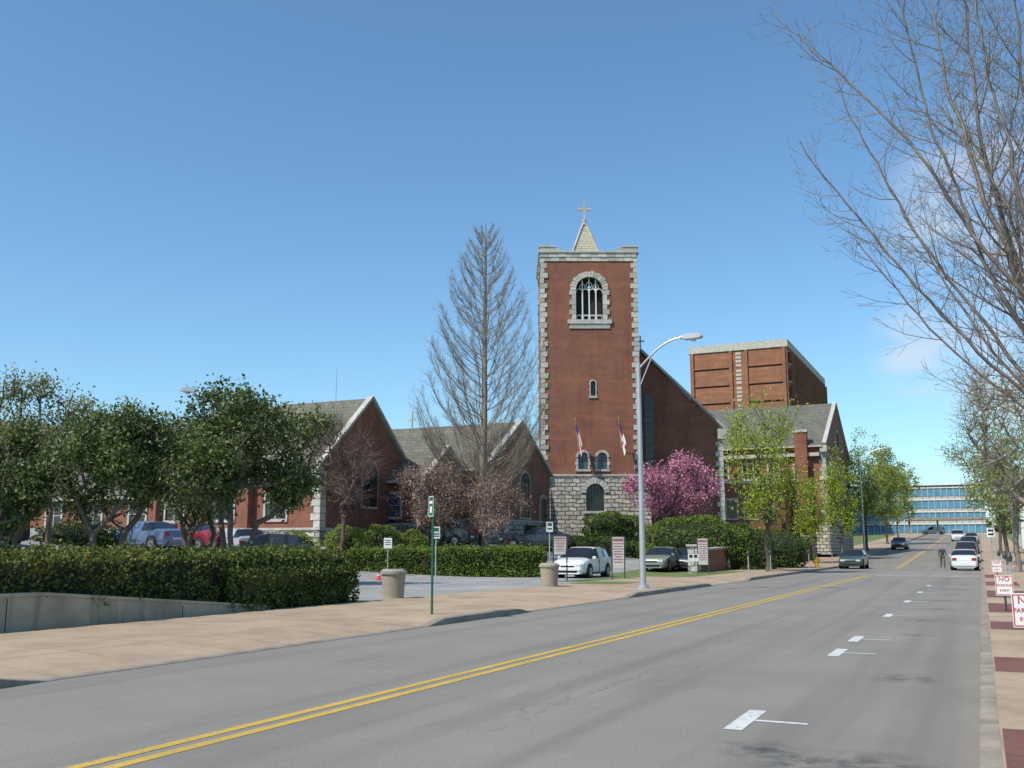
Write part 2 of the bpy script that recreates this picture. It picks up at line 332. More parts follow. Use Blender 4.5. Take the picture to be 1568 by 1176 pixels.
# markings
mk=B('road_markings',rot=STREET)
def stripe(part,mat,r0,r1,s0,s1,z=.004):
    n=max(1,int((s1-s0)/5)); 
    for i in range(n):
        a=s0+(s1-s0)*i/n; b=s0+(s1-s0)*(i+1)/n; ha=float(hroad(a))+z; hb=float(hroad(b))+z
        mk.add(part,mat,[(r0,a,ha),(r1,a,ha),(r1,b,hb),(r0,b,hb)],[(0,1,2,3)])
stripe('double_yellow_line',M['yellow'],-6.2,-6.08,-60,61); stripe('double_yellow_line',M['yellow'],-5.96,-5.84,-60,61)
stripe('double_yellow_line',M['yellow'],-6.2,-6.08,80,215); stripe('double_yellow_line',M['yellow'],-5.96,-5.84,80,215)
for s in (9.6,16.2,18.7,25.4,32.1,38.8,45.5):
    stripe('parking_ticks',M['whiteline'],-2.2,-2.03,s-.55,s+.6); stripe('parking_ticks',M['whiteline'],-2.025,-1.55,s-.03,s+.05)
for a in (63,68.5): stripe('crosswalk',M['whiteline'],-10.1,-.2,a,a+.45)
stripe('crosswalk',M['whiteline'],-5.6,-.2,60.4,60.8)
mk.finish()
# ---------------------------------------------------------------- tower
TY=80; x0,x1=2.46,10.5; cx=6.48
ch=B('church')
ch.box('tower_walls',M['brick'],x0,x1,TY,TY+8,7.4,26.3)
ch.box('tower_base',M['stone'],x0-.14,x1+.14,TY-.14,TY+8.1,1.0,7.3)
ch.box('string_course',M['trim'],x0-.2,x1+.2,TY-.2,TY+8.16,7.3,7.46)
for xa,xb in ((x0-.85,x0+.75),(x1-.75,x1+.8)):
    ch.prism('buttresses',M['stone'],[(TY-.75,1),(TY+.9,1),(TY+.9,6.6),(TY-.15,6.6),(TY-.55,4.6)],'x',xa+.25,xb-.1)
ch.prism('buttresses',M['stone'],[(x0-.85,1),(x0+.1,1),(x0+.1,7),(x0-.15,7),(x0-.5,5)],'y',TY-.3,TY+1.3)
z=7.46; i=0
while z<25.5:
    h=.42+random.uniform(-.05,.07); l=.52 if i%2 else .28; l+=random.uniform(-.05,.06); pr=.04+random.uniform(0,.06); d=.32 if i%2 else .56
    ch.box('quoins',M['block'],x0-pr,x0+l,TY-pr,TY+d,z+.02,z+h-.02)
    ch.box('quoins',M['block'],x1-l,x1+pr,TY-pr,TY+d,z+.02,z+h-.02)
    ch.box('quoins',M['block'],x0-pr,x0+l,TY+8-d,TY+8+pr,z+.02,z+h-.02)
    ch.box('quoins',M['block'],x1-l,x1+pr,TY+8-d,TY+8+pr,z+.02,z+h-.02)
    z+=h; i+=1
def course(zb,zt,pr,w=.55):
    x=x0-pr
    while x<x1+pr-.1:
        l=min(random.uniform(.4,.8),x1+pr-x); 
        for yy in ((TY-pr,TY+.35),(TY+8-.35,TY+8+pr)):
            ch.box('parapet',M['block'],x+.012,x+l-.012,yy[0]-random.uniform(0,.03),yy[1],zb,zt)
        x+=l
    y=TY+.36
    while y<TY+7.6:
        l=min(random.uniform(.4,.8),TY+7.64-y)
        for xx in ((x0-pr,x0+.35),(x1-.35,x1+pr)): ch.box('parapet',M['block'],xx[0]-random.uniform(0,.03),xx[1],y+.012,y+l-.012,zb,zt)
        y+=l
course(25.45,25.8,.06); course(25.8,26.15,.12); 
ch.box('coping',M['trim'],x0-.22,x1+.22,TY-.22,TY+.4,26.16,26.3)
ch.box('coping',M['trim'],x0-.22,x1+.22,TY+7.6,TY+8.22,26.16,26.3)
ch.box('coping',M['trim'],x0-.22,x0+.4,TY+.41,TY+7.59,26.16,26.3); ch.box('coping',M['trim'],x1-.4,x1+.22,TY+.41,TY+7.59,26.16,26.3)
for yy in (TY-.1,TY+7.5):
    ch.prism('merlons',M['block'],[(x0-.12,26.3),(x0+2.3,26.3),(x0+1.75,26.40),(x0+1.25,26.66),(x0-.12,26.66)],'y',yy,yy+.6)
    ch.prism('merlons',M['block'],[(x1+.12,26.3),(x1-2.3,26.3),(x1-1.75,26.40),(x1-1.25,26.66),(x1+.12,26.66)],'y',yy,yy+.6)
    ch.box('merlons',M['trim'],x0-.2,x0+1.25,yy-.06,yy+.66,26.66,26.8); ch.box('merlons',M['trim'],x1-1.25,x1+.2,yy-.06,yy+.66,26.66,26.8)
ch.add('spire',M['spire'],[(cx-1.8,TY+2.2,25.2),(cx+1.8,TY+2.2,25.2),(cx+1.8,TY+5.8,25.2),(cx-1.8,TY+5.8,25.2),(cx-.12,TY+3.88,30.0),(cx+.12,TY+3.88,30.0),(cx+.12,TY+4.12,30.0),(cx-.12,TY+4.12,30.0)],[(0,1,5,4),(1,2,6,5),(2,3,7,6),(3,0,4,7),(4,5,6,7)])
for a,b in ((-1,-1),(1,-1),(1,1),(-1,1)): ch.beam('spire_ribs',M['trim'],(cx+1.82*a,TY+4+1.82*b,25.2),(cx+.14*a,TY+4+.14*b,30.05),.15,.15)
ch.cyl('cross',M['trim'],(cx,TY+4,29.95),(cx,TY+4,30.15),.25,.25)
ch.cyl('cross',M['trim'],(cx,TY+4,30.15),(cx,TY+4,30.5),.12,.18)
ch.box('cross',M['trim'],cx-.08,cx+.08,TY+3.93,TY+4.07,30.5,32.1)
ch.box('cross',M['trim'],cx-.48,cx+.48,TY+3.935,TY+4.065,31.38,31.54)
for dx,dz in ((-.5,31.46),(.5,31.46),(0,32.1)): ch.cyl('cross',M['trim'],(cx+dx,TY+3.92,dz),(cx+dx,TY+4.08,dz),.13,.13,8)
bx=6.5; hw=1.13; zs=22.95
def surround(bx,hw,z0,zs,th,n,jitter=.08,pr=.07,part='window_surrounds',hb=.42):
    for i in range(n):
        a0=math.pi*i/n+.012; a1=math.pi*(i+1)/n-.012; o=hw+th+(random.uniform(0,jitter) if i%2 else 0)
        P=[(bx+r*math.cos(a),zs+r*math.sin(a)) for r,a in ((hw,a0),(o,a0),(o,a1),(hw,a1))]
        ch.prism(part,M['block'],P,'y',TY-pr-random.uniform(0,.03),TY+.2)
    z=z0;i=0
    while z<zs-.05:
        h=min(hb,zs-z); l=th+(.1 if i%2 else -.12)*(th/.5)
        for sg in (-1,1):
            xa,xb=sorted((bx+sg*hw,bx+sg*(hw+l)))
            ch.box(part,M['block'],xa,xb,TY-pr-random.uniform(0,.03),TY+.2,z+.012,z+h-.012)
        z+=h;i+=1
surround(bx,hw,20.4,zs,.46,17)
ch.box('window_surrounds',M['trim'],bx-1.85,bx+1.85,TY-.16,TY+.3,20.02,20.38)
ch.box('window_surrounds',M['block'],bx-1.7,bx+1.7,TY-.09,TY+.25,19.62,20.0)
T=M['white']; yt=TY+.3
for i in range(1,4):
    x=bx-hw+2*hw*i/4; top=zs+math.sqrt(max(0,hw*hw-(x-bx)**2)); ch.beam('tracery',T,(x,yt,20.4),(x,yt,top),.075,.1)
for k in range(4):
    c=bx-hw+2*hw*(k+.5)/4; rr=hw/4; prev=None
    for i in range(9):
        a=math.pi*i/8; p=(c+rr*math.cos(a),yt,22.75+rr*1.3*math.sin(a))
        if prev: ch.beam('tracery',T,prev,p,.06,.06)
        prev=p
    ch.beam('tracery',T,(c-rr,yt,20.85),(c+rr,yt,20.85),.05,.05)
    for i in range(8):
        a=math.pi*2*i/8;b=math.pi*2*(i+1)/8; ch.beam('tracery',T,(c+rr*.85*math.cos(a),yt,20.62+.2*math.sin(a)),(c+rr*.85*math.cos(b),yt,20.62+.2*math.sin(b)),.04,.04)
for k in range(3):
    c=bx-hw+2*hw*(k+1)/4; prev=None; rr=.24
    zc=23.45 if k==1 else 23.3
    for i in range(11):
        a=2*math.pi*i/10; p=(c+rr*math.cos(a),yt,zc+rr*math.sin(a))
        if prev: ch.beam('tracery',T,prev,p,.05,.05)
        prev=p
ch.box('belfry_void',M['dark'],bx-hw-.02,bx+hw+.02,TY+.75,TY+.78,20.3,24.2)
surround(6.7,.2,13.95,15.0,.10,7,.02,.03,hb=.3)
ch.box('window_surrounds',M['trim'],6.35,7.05,TY-.1,TY+.2,13.75,13.93)
for c in (5.8,7.37):
    surround(c,.4,7.9,8.85,.2,9,.05,.05,hb=.3); ch.box('window_surrounds',M['trim'],c-.62,c+.62,TY-.12,TY+.2,7.7,7.88)
    ch.box('glazing',M['blueglass'],c-.42,c+.42,TY+.28,TY+.3,7.8,9.3); ch.beam('glazing_bars',M['darkmetal'],(c,TY+.26,7.9),(c,TY+.26,9.25),.04,.04); ch.beam('glazing_bars',M['darkmetal'],(c-.4,TY+.26,8.6),(c+.4,TY+.26,8.6),.04,.04)
ch.box('glazing',M['glass'],6.45,6.95,TY+.35,TY+.37,13.8,15.3)
for i in range(11):
    a0=math.pi*i/11+.02;a1=math.pi*(i+1)/11-.02; o=.75+.42
    P=[(6.75+r*math.cos(a),5.95+r*math.sin(a)) for r,a in ((.75,a0),(o,a0),(o,a1),(.75,a1))]
    ch.prism('window_surrounds',M['block'],P,'y',TY-.24,TY)
ch.box('window_surrounds',M['trim'],5.8,7.7,TY-.28,TY,4.3,4.48)
ch.box('glazing',M['glass'],6.0,7.5,TY+.28,TY+.3,4.4,6.8)
for t in (6.25,6.5,6.75,7.0,7.25): ch.beam('glazing_bars',M['darkmetal'],(t,TY+.2,4.5),(t,TY+.2,6.6),.04,.04)
ch.box('side_louvre',M['block'],x0-.08,x0+.1,TY+2.4,TY+5.6,20.2,23.2); ch.box('side_louvre',M['dark'],x0-.1,x0+.1,TY+2.9,TY+5.1,20.6,22.9)
NY=86; nl,nr_,npk=4.4,18.5,11.5
ch.prism('nave_walls',M['brick'],[(nl,1),(nr_,1),(nr_,11.9),(npk,18.7),(nl,11.9)],'y',NY,NY+38)
for xe in (nl,nr_):
    sg=-1 if xe==nl else 1
    ch.add('nave_roof',M['shingle'],[(npk,NY+.3,18.9),(xe+sg*.5,NY+.3,11.6),(xe+sg*.5,NY+38.4,11.6),(npk,NY+38.4,18.9),(npk,NY+.3,18.72),(xe+sg*.5,NY+.3,11.42),(xe+sg*.5,NY+38.4,11.42),(npk,NY+38.4,18.72)],[(0,1,2,3),(4,7,6,5),(0,4,5,1),(2,6,7,3),(1,5,6,2),(3,7,4,0)])
    ch.beam('gable_coping',M['trim'],(npk,NY-.02,19.0),(xe+sg*.25,NY-.02,12.0),.5,.2)
    ch.box('kneelers',M['block'],xe-.4,xe+.4,NY-.3,NY+.5,11.0,11.9)
z=2;i=0
while z<10.9:
    l=.6 if i%2 else .38; ch.box('nave_quoins',M['block'],nr_-l,nr_+.07,NY-.07,NY+.5,z+.015,z+.42); z+=.44;i+=1
ch.box('gable_cross',M['trim'],npk-.06,npk+.06,NY-.06,NY+.06,19.1,20.3); ch.box('gable_cross',M['trim'],npk-.35,npk+.35,NY-.055,NY+.055,19.75,19.88)
ch.prism('nave_window',M['brick'],arch_poly(12.1,6.8,14.6,.55),'y',NY-.1,NY); ch.prism('nave_window',M['glass'],arch_poly(12.1,7.1,14.6,.36),'y',NY-.14,NY-.09)
for i in range(12): ch.beam('nave_window_bars',M['darkmetal'],(11.75,NY-.16,7.4+i*.62),(12.45,NY-.16,7.4+i*.62),.05,.05)
ch.box('nave_porch',M['brick'],12.6,24,NY+2,NY+9,1,7.2); ch.box('nave_porch_coping',M['trim'],12.5,24.1,NY+1.9,NY+9.1,7.2,7.45)
for x in (19.6,21.2,22.8): ch.box('porch_windows',M['trim'],x-.55,x+.55,NY+1.93,NY+2,4.0,5.9); ch.box('porch_windows',M['glass'],x-.42,x+.42,NY+1.9,NY+1.94,4.15,5.75)
ch.finish()
tw=ch.objs['tower_walls']
cut(tw,[cutter(arch_poly(bx,20.4,zs,hw),TY-1,TY+.9),cutter(arch_poly(6.7,13.95,15.0,.2,8),TY-1,TY+.4)]+[cutter(arch_poly(c,7.9,8.85,.4,10),TY-1,TY+.35) for c in (5.8,7.37)]) 
cut(ch.objs['tower_base'],[cutter(arch_poly(6.75,4.5,5.95,.75),TY-1,TY+.35)])
def flag(name,px,pz,us):
    f=B(name,(px,TY,pz)); f.cyl('staff',M['white'],(0,-.15,0),(-.35,-1.6,2.3),.03,.02,8); f.cyl('finial',M['yellowp'],(-.35,-1.6,2.3),(-.36,-1.64,2.4),.05,.01,8)
    nu,nv=13,12; P=Vector((-.34,-1.56,2.22)); D=Vector((.35,1.45,-2.3)).normalized()
    V=[]
    for j in range(nv+1):
        for i in range(nu+1):
            a=i/nu; b=j/nv; p=P+D*(a*1.35); 
            p=p+Vector((.5*b*(1-.3*a)+.05*math.sin(a*9+b*2), .06*math.sin(a*14+b*3)-.1*b, -1.95*b+.1*a)); V.append(p)
    for j in range(nv):
        for i in range(nu):
            if us: m=M['blue'] if (j<5 and i<7) else (M['flagred'] if i%2==0 else M['flagwhite'])
            else: m=M['flagred'] if (i in(5,6,7) or j in(5,6)) else M['flagwhite']
            if not us and i<5 and j<5: m=M['blue']
            a=j*(nu+1)+i; f.add('cloth',m,[V[a],V[a+1],V[a+nu+2],V[a+nu+1]],[(0,1,2,3)])
    f.finish()
flag('american_flag',5.45,9.5,True); flag('church_flag',8.95,9.6,False)
# ---------------------------------------------------------------- gabled buildings (street aligned, local x=r, y=s)
def gable(o,xa,xb,ya,yb,zb,ze,zr,wall=M['brick'],stone=0,coping=True,oh=.4,tag=''):
    ym=(ya+yb)/2
    o.prism(tag+'walls',wall,[(ya,zb),(yb,zb),(yb,ze),(ym,zr),(ya,ze)],'x',xa,xb)
    for ye,sg in ((ya,-1),(yb,1)):
        sl=(zr-ze)/(ym-ya); zo=ze-oh*sl
        v=[(xa-.2,ym,zr+.2),(xb-.15,ym,zr+.2),(xb-.15,ye+sg*oh,zo+.2),(xa-.2,ye+sg*oh,zo+.2),(xa-.2,ym,zr+.03),(xb-.15,ym,zr+.03),(xb-.15,ye+sg*oh,zo+.03),(xa-.2,ye+sg*oh,zo+.03)]
        o.add(tag+'roof',M['shingle'],v,[(0,1,2,3),(4,7,6,5),(0,4,5,1),(2,6,7,3),(1,5,6,2),(3,7,4,0)])
        o.box(tag+'gutter',M['trim'],xa-.2,xb-.2,min(ye+sg*oh,ye+sg*(oh+.12)),max(ye+sg*oh,ye+sg*(oh+.12)),zo-.02,zo+.16)
        if coping:
            o.beam(tag+'coping',M['trim'],(xb+.02,ym,zr+.27),(xb+.02,ye+sg*.4,ze-.35*sl+.25),.4,.16)
            o.box(tag+'kneeler',M['block'],xb-.4,xb+.26,min(ye,ye+sg*.5),max(ye,ye+sg*.5),ze-.8,ze-.12)
    if stone:
        o.box(tag+'stone_base',M['stone'],xa-.1,xb+.1,ya-.1,yb+.1,zb,zb+stone); o.box(tag+'water_table',M['trim'],xa-.15,xb+.15,ya-.15,yb+.15,zb+stone,zb+stone+.14)
        for xx in (xa,xb):
            z=zb+stone+.14;i=0
            while z<ze-.6:
                l=.6 if i%2 else .38
                o.box(tag+'quoins',M['block'],*( (xx-l,xx+.07) if xx==xb else (xx-.07,xx+l)),ya-.07,ya+.5,z+.012,z+.4); z+=.42;i+=1
def win_y(o,xc,y,z0,z1,hw,mull=1,mat=None):
    o.box('window_frames',M['trim'],xc-hw-.16,xc+hw+.16,y-.1,y,z0-.2,z0-.02); o.box('window_frames',M['trim'],xc-hw-.16,xc+hw+.16,y-.09,y,z1+.02,z1+.2)
    for sg in(-1,1): 
        a,b=sorted((xc+sg*hw,xc+sg*(hw+.16))); o.box('window_frames',M['trim'],a,b,y-.08,y,z0-.02,z1+.02)
    o.box('panes',mat or M['glass'],xc-hw,xc+hw,y-.025,y,z0-.02,z1+.02)
    for i in range(1,mull+1):
        x=xc-hw+2*hw*i/(mull+1); o.box('window_bars',M['trim'],x-.03,x+.03,y-.06,y-.03,z0,z1)
    o.box('window_bars',M['trim'],xc-hw,xc+hw,y-.055,y-.028,(z0+z1)/2-.025,(z0+z1)/2+.025)
def win_x(o,x,yc,z0,z1,hw,arch=False):
    if arch:
        o.prism('window_frames',M['trim'],arch_poly(yc,z0,z1,hw+.14),'x',x,x+.1); o.prism('panes',M['glass'],arch_poly(yc,z0+.15,z1,hw),'x',x+.09,x+.14)
        for i in (-1,0,1): o.box('window_bars',M['darkmetal'],x+.14,x+.17,yc+i*hw*.5-.02,yc+i*hw*.5+.02,z0+.15,z1+hw*.7)
    else:
        o.box('window_frames',M['trim'],x,x+.1,yc-hw-.15,yc+hw+.15,z0-.15,z1+.15); o.box('panes',M['glass'],x+.09,x+.13,yc-hw,yc+hw,z0,z1)
pa=B('parish_hall',rot=STREET)
gable(pa,-48,-35,47.6,57.8,.6,6.4,10.9,stone=2.0)
gable(pa,-66,-48.1,48.4,56.5,.6,5.0,7.6,stone=2.0,coping=False,tag='rear_wing_')
for x in (-38.2,-42.2,-46.2): win_y(pa,x,47.6,3.3,5.2,.75,1)
for x in (-50.2,-54.2,-58,-62): win_y(pa,x,48.4,3.0,4.5,.7,1)
for x in (-40.2,-44.2,-47.6):
    pa.box('buttresses',M['brick'],x-.3,x+.3,47.05,47.6,.6,5.4); pa.prism('buttresses',M['trim'],[(47.0,5.4),(47.6,5.4),(47.6,6.0)],'x',x-.34,x+.34)
win_x(pa,-35,52.7,4.0,6.2,.8,True)
pa.finish()
pp=B('parish_hall_porch',rot=STREET)
gable(pp,-40,-32.2,55.2,60.6,.8,6.0,8.1,stone=2.2,oh=.3)
win_y(pp,-34.6,55.2,3.6,5.0,.45,0,M['blueglass']); win_x(pp,-32.2,57.9,3.4,5.0,.6,True)
pp.box('stone_pier',M['stone'],-32.9,-32.0,54.6,55.6,.8,6.1); pp.box('stone_pier',M['trim'],-33,-31.9,54.5,55.7,6.1,6.3)
pp.finish()
pc=B('chapel',rot=STREET)
gable(pc,-46,-30,59.5,70.3,1.2,7.0,10.5,stone=2.2)
for x in (-33,-37,-41): win_y(pc,x,59.5,4.3,6.2,.6,1)
win_x(pc,-30,65.6,3.6,6.2,.8,True); win_x(pc,-30,69,2.6,4.8,.6,True)
pc.box('roof_cross',M['trim'],-39.3,-39.2,64.85,64.95,10.4,12.0); pc.box('roof_cross',M['trim'],-39.6,-38.9,64.86,64.94,11.3,11.42)
pc.finish()
pw=B('church_office_wing',rot=STREET)
gable(pw,-30,-13.5,101.8,121,.9,11.8,17.0,stone=3.4,oh=.5)
for i,x in enumerate((-16,-18.6,-21.2,-23.8)):
    win_y(pw,x,101.8,8.2,10.0,.5,1); win_y(pw,x,101.8,5.0,6.8,.5,1)
for y in (104.5,107.5,111.4,115.3,118.3):
    win_x(pw,-13.5,y,8.2,10,.6); win_x(pw,-13.5,y,5,7,.6)
win_x(pw,-13.5,111.4,12.2,13.6,.5,True)
pw.box('chimney',M['brick'],-16.3,-15.1,100.9,101.8,.9,13.0); pw.box('chimney',M['trim'],-16.4,-15.0,100.8,101.9,13.0,13.25)
pw.box('link_walls',M['brick'],-28,-16.9,97.5,101.7,.9,8.0); pw.box('link_coping',M['trim'],-28.1,-16.8,97.4,101.75,8.0,8.25)
for x in (-18.3,-20.6,-23,-25.4): win_y(pw,x,97.5,5.2,6.8,.5,1)
pw.box('fascia',M['trim'],-29,-14,101.25,101.6,10.6,10.95)
pw.finish()
# hospital
hs=B('hospital_building',rot=STREET)
hx=-32.1; hy=194.9; HW=19.5; HL=52; top=42.3
hs.box('walls',M['brick2'],hx-HW,hx,hy,hy+HL,3,top-1.5)
hs.box('cornice',M['trim'],hx-HW-.25,hx+.25,hy-.25,hy+HL+.25,top-1.5,top); 
for k in range(11):
    z=top-5.1-k*3.55
    if z<4: break
    for xa,xb in ((hx-HW+.9,hx-HW+8.0),(hx-HW+11.9,hx-1.0)):
        hs.box('spandrel_joints',M['dark'],xa,xb,hy-.03,hy,z-.14,z+.14); hs.box('ledges',M['brick2'],xa,xb,hy-.25,hy,z+.16,z+.5)
    for j in range(17):
        y=hy+1.2+j*2.98
        hs.box('window_panes',M['glass'],hx,hx+.06,y,y+2.1,z+.5,z+2.9)
        hs.box('fins',M['brick2'],hx,hx+.7,y+2.3,y+2.7,z-.4,z+3.1)
    hs.box('sills',M['trim'],hx,hx+.3,hy+.8,hy+HL-.5,z+.2,z+.42)
    for q in range(4):
        hs.box('stair_window',M['trim'],hx-HW+9.4,hx-HW+10.5,hy-.08,hy,z+.3+q*.8,z+.82+q*.8)
for xx in (hx-HW+.5,hx-HW+8.4,hx-HW+11.5,hx-.6): hs.box('pilasters',M['brick2'],xx-.3,xx+.3,hy-.35,hy,3,top-1.55)
hs.box('penthouse',M['brick2'],hx-14,hx-5,hy+12,hy+30,top,top+.8)
hs.finish()
bg=B('blue_glass_building',rot=STREET)
bg.box('core',M['trim'],-45,1.2,242,262,3.5,15.2)
M['bluepanel']=plain('blue_glazing',(.12,.30,.42),(.07,.19,.30),.15,.6)
for k in range(4):
    z=4.9+k*2.7
    bg.box('glazing_bands',M['bluepanel'],-45.1,1.3,241.9,262.1,z,z+1.7)
    bg.box('slab_edges',M['white'],-45.25,1.45,241.7,262.2,z+1.75,z+1.95)
for i in range(36): bg.box('mullions',M['white'],-44.5+i*1.32,-44.43+i*1.32,241.75,241.9,3.6,15.3)
bg.box('roof',M['white'],-45.4,1.6,241.5,262.4,15.4,15.7)
bg.finish()
cn=B('canopy',rot=STREET); cn.box('roof',M['kerb'],-14,2,224,228,7.2,7.7)
for x in (-13.5,-8,1.5): cn.box('columns',M['kerb'],x-.2,x+.2,225.8,226.2,4,7.2)
cn.finish()
wb=B('white_building',rot=STREET); wb.box('walls',M['white'],4.3,20,128,165,1,7.5); wb.box('parapet',M['trim'],4.2,20.1,127.9,165.1,7.5,7.8)
for i in range(7): wb.box('windows',M['glass'],4.26,4.3,130+i*5,133+i*5,3.2,6)
for i in range(4): wb.box('windows',M['glass'],6+i*3.5,8+i*3.5,127.96,128,3.2,6)
wb.finish()
# ---------------------------------------------------------------- walls
rw=B('concrete_retaining_wall',rot=STREET)
rw.prism('wall',M['wallconc'],[(-20,-.1),(19.4,-.1),(19.4,.17),(13,.72),(-20,1.1)],'x',-15.95,-15.65)
rw.prism('wall_cap',M['wallconc'],[(-20,1.1),(13,.72),(19.4,.17),(19.4,.22),(13,.78),(-20,1.16)],'x',-15.98,-15.62)
for s in (-5,1,7,12.2,16.5): rw.box('joints',M['dark'],-15.648,-15.644,s,s+.015,0,.7 if s<13 else .35)
rw.finish()
bw=B('brick_retaining_wall',rot=STREET)
bw.prism('wall',M['brick'],[(58,0),(112,.5),(112,2.6),(58,1.35)],'x',-15.6,-15.3); bw.prism('coping',M['trim'],[(58,1.35),(112,2.6),(112,2.72),(58,1.47)],'x',-15.7,-15.2)
for s in (58,66,76,88,100): 
    h=1.5+(s-58)*.0231; bw.box('piers',M['stone'],-15.75,-15.15,s-.35,s+.35,0,h+.15); bw.box('pier_caps',M['trim'],-15.82,-15.08,s-.42,s+.42,h+.15,h+.27)
bw.finish()
# ---------------------------------------------------------------- foliage tools
def leaves_arr(C,size,flat=0.,aspect=.6):
    n=len(C); u=rng.normal(size=(n,3)); u/=np.linalg.norm(u,axis=1,keepdims=True)
    w=rng.normal(size=(n,3)); w[:,2]*=(1-flat); u[:,2]*=(1-flat); u/=np.linalg.norm(u,axis=1,keepdims=True)
    v=np.cross(u,w); v/=np.linalg.norm(v,axis=1,keepdims=True)+1e-9
    s=size*rng.uniform(.6,1.35,(n,1))/2
    V=np.stack([C-u*s,C-v*s*aspect+u*s*.1,C+u*s,C+v*s*aspect+u*s*.1],1).reshape(-1,3)
    Q=np.arange(n*4).reshape(-1,4); return V,Q
def tubes_arr(P0,P1,R0,R1,k=4):
    d=P1-P0; L=np.linalg.norm(d,axis=1,keepdims=True)+1e-9; d=d/L
    ref=np.tile([[.3,.9,.31]],(len(d),1)); a=np.cross(d,ref); a/=np.linalg.norm(a,axis=1,keepdims=True)+1e-9; b=np.cross(d,a)
    P1=P1+d*np.minimum(L*.05,.03)
    ang=np.arange(k)*2*np.pi/k; c=np.cos(ang)[None,:,None]; s=np.sin(ang)[None,:,None]
    r0=P0[:,None,:]+(a[:,None,:]*c+b[:,None,:]*s)*R0[:,None,None]; r1=P1[:,None,:]+(a[:,None,:]*c+b[:,None,:]*s)*R1[:,None,None]
    V=np.concatenate([r0,r1],1).reshape(-1,3); n=len(d); base=(np.arange(n)*2*k)[:,None]
    i=np.arange(k); j=(i+1)%k
    Q=np.stack([base+i,base+j,base+k+j,base+k+i],2).reshape(-1,4); return V,Q
def assemble(name,parts,loc=(0,0,0)):
    V=[];Q=[];Mi=[];mats=[];o=0
    for (v,q,m) in parts:
        if m not in mats: mats.append(m)
        V.append(v);Q.append(q+o);Mi.append(np.full(len(q),mats.index(m)));o+=len(v)
    ob=mesh_np(name,np.concatenate(V)-np.array(loc),np.concatenate(Q),mats,np.concatenate(Mi)); ob.location=loc; return ob
def clump_targets(center,rad,n,nclump,cr=.34,shell=.55,cut_low=None):
    center=np.array(center,float); rad=np.array(rad,float)
    d=rng.normal(size=(nclump,3)); d/=np.linalg.norm(d,axis=1,keepdims=True); rr=rng.uniform(shell,.86,(nclump,1)); cc=d*rr
    idx=rng.integers(0,nclump,n); e=rng.normal(size=(n,3)); e/=np.linalg.norm(e,axis=1,keepdims=True); sz=rng.uniform(.6,1.15,nclump)*cr
    p=cc[idx]+e*(rng.uniform(0,1,(n,1))**.4)*sz[idx][:,None]
    k=int(n*.2); q=rng.normal(size=(k,3)); q/=np.linalg.norm(q,axis=1,keepdims=True); p[:k]=q*rng.uniform(.2,.95,(k,1))
    return center+p*rad
def skeleton(base,top,targets,step=.55,pen=.3,jit=.06,start=3):
    base=np.array(base,float);top=np.array(top,float); n0=6
    pos=[base+(top-base)*i/n0+(rng.normal(size=3)*jit*.6 if 0<i else 0) for i in range(n0+1)]; par=[-1]+list(range(n0))
    cap=20000; A_=np.zeros((cap,3)); L_=np.full(cap,1e9); A_[:n0+1]=pos
    for i in range(n0+1): L_[i]=0 if i>=start else 1e9
    cnt=n0+1; par_=np.full(cap,-1); par_[:cnt]=par; tips=[]
    order=np.argsort(np.linalg.norm(targets-top,axis=1))
    for t in targets[order]:
        c=np.linalg.norm(A_[:cnt]-t,axis=1)+pen*L_[:cnt]+ .5*np.maximum(0,A_[:cnt,2]-t[2]); i=int(np.argmin(c)); d=np.linalg.norm(A_[i]-t); m=max(1,int(d/step)); p0=A_[i].copy(); last=i
        for j in range(1,m+1):
            if cnt>=cap: break
            f=j/m; p=p0+(t-p0)*f+(rng.normal(size=3)*jit*d*.25 if j<m else 0); p[2]+=.06*d*math.sin(math.pi*f)*(-1)
            A_[cnt]=p; L_[cnt]=L_[last]+d/m; par_[cnt]=last; last=cnt; cnt+=1
        tips.append(last)
    return A_[:cnt],par_[:cnt],np.array(tips)
def radii(par,tips,rt,rbase,ex=.42):
    n=len(par); c=np.zeros(n); c[tips]+=1
    for i in range(n-1,0,-1): c[par[i]]+=max(c[i],0)
    c=np.maximum(c,1); r=rt*c**ex; r=rt+(r-rt)*(rbase-rt)/max(1e-6,(r[0]-rt)); return r
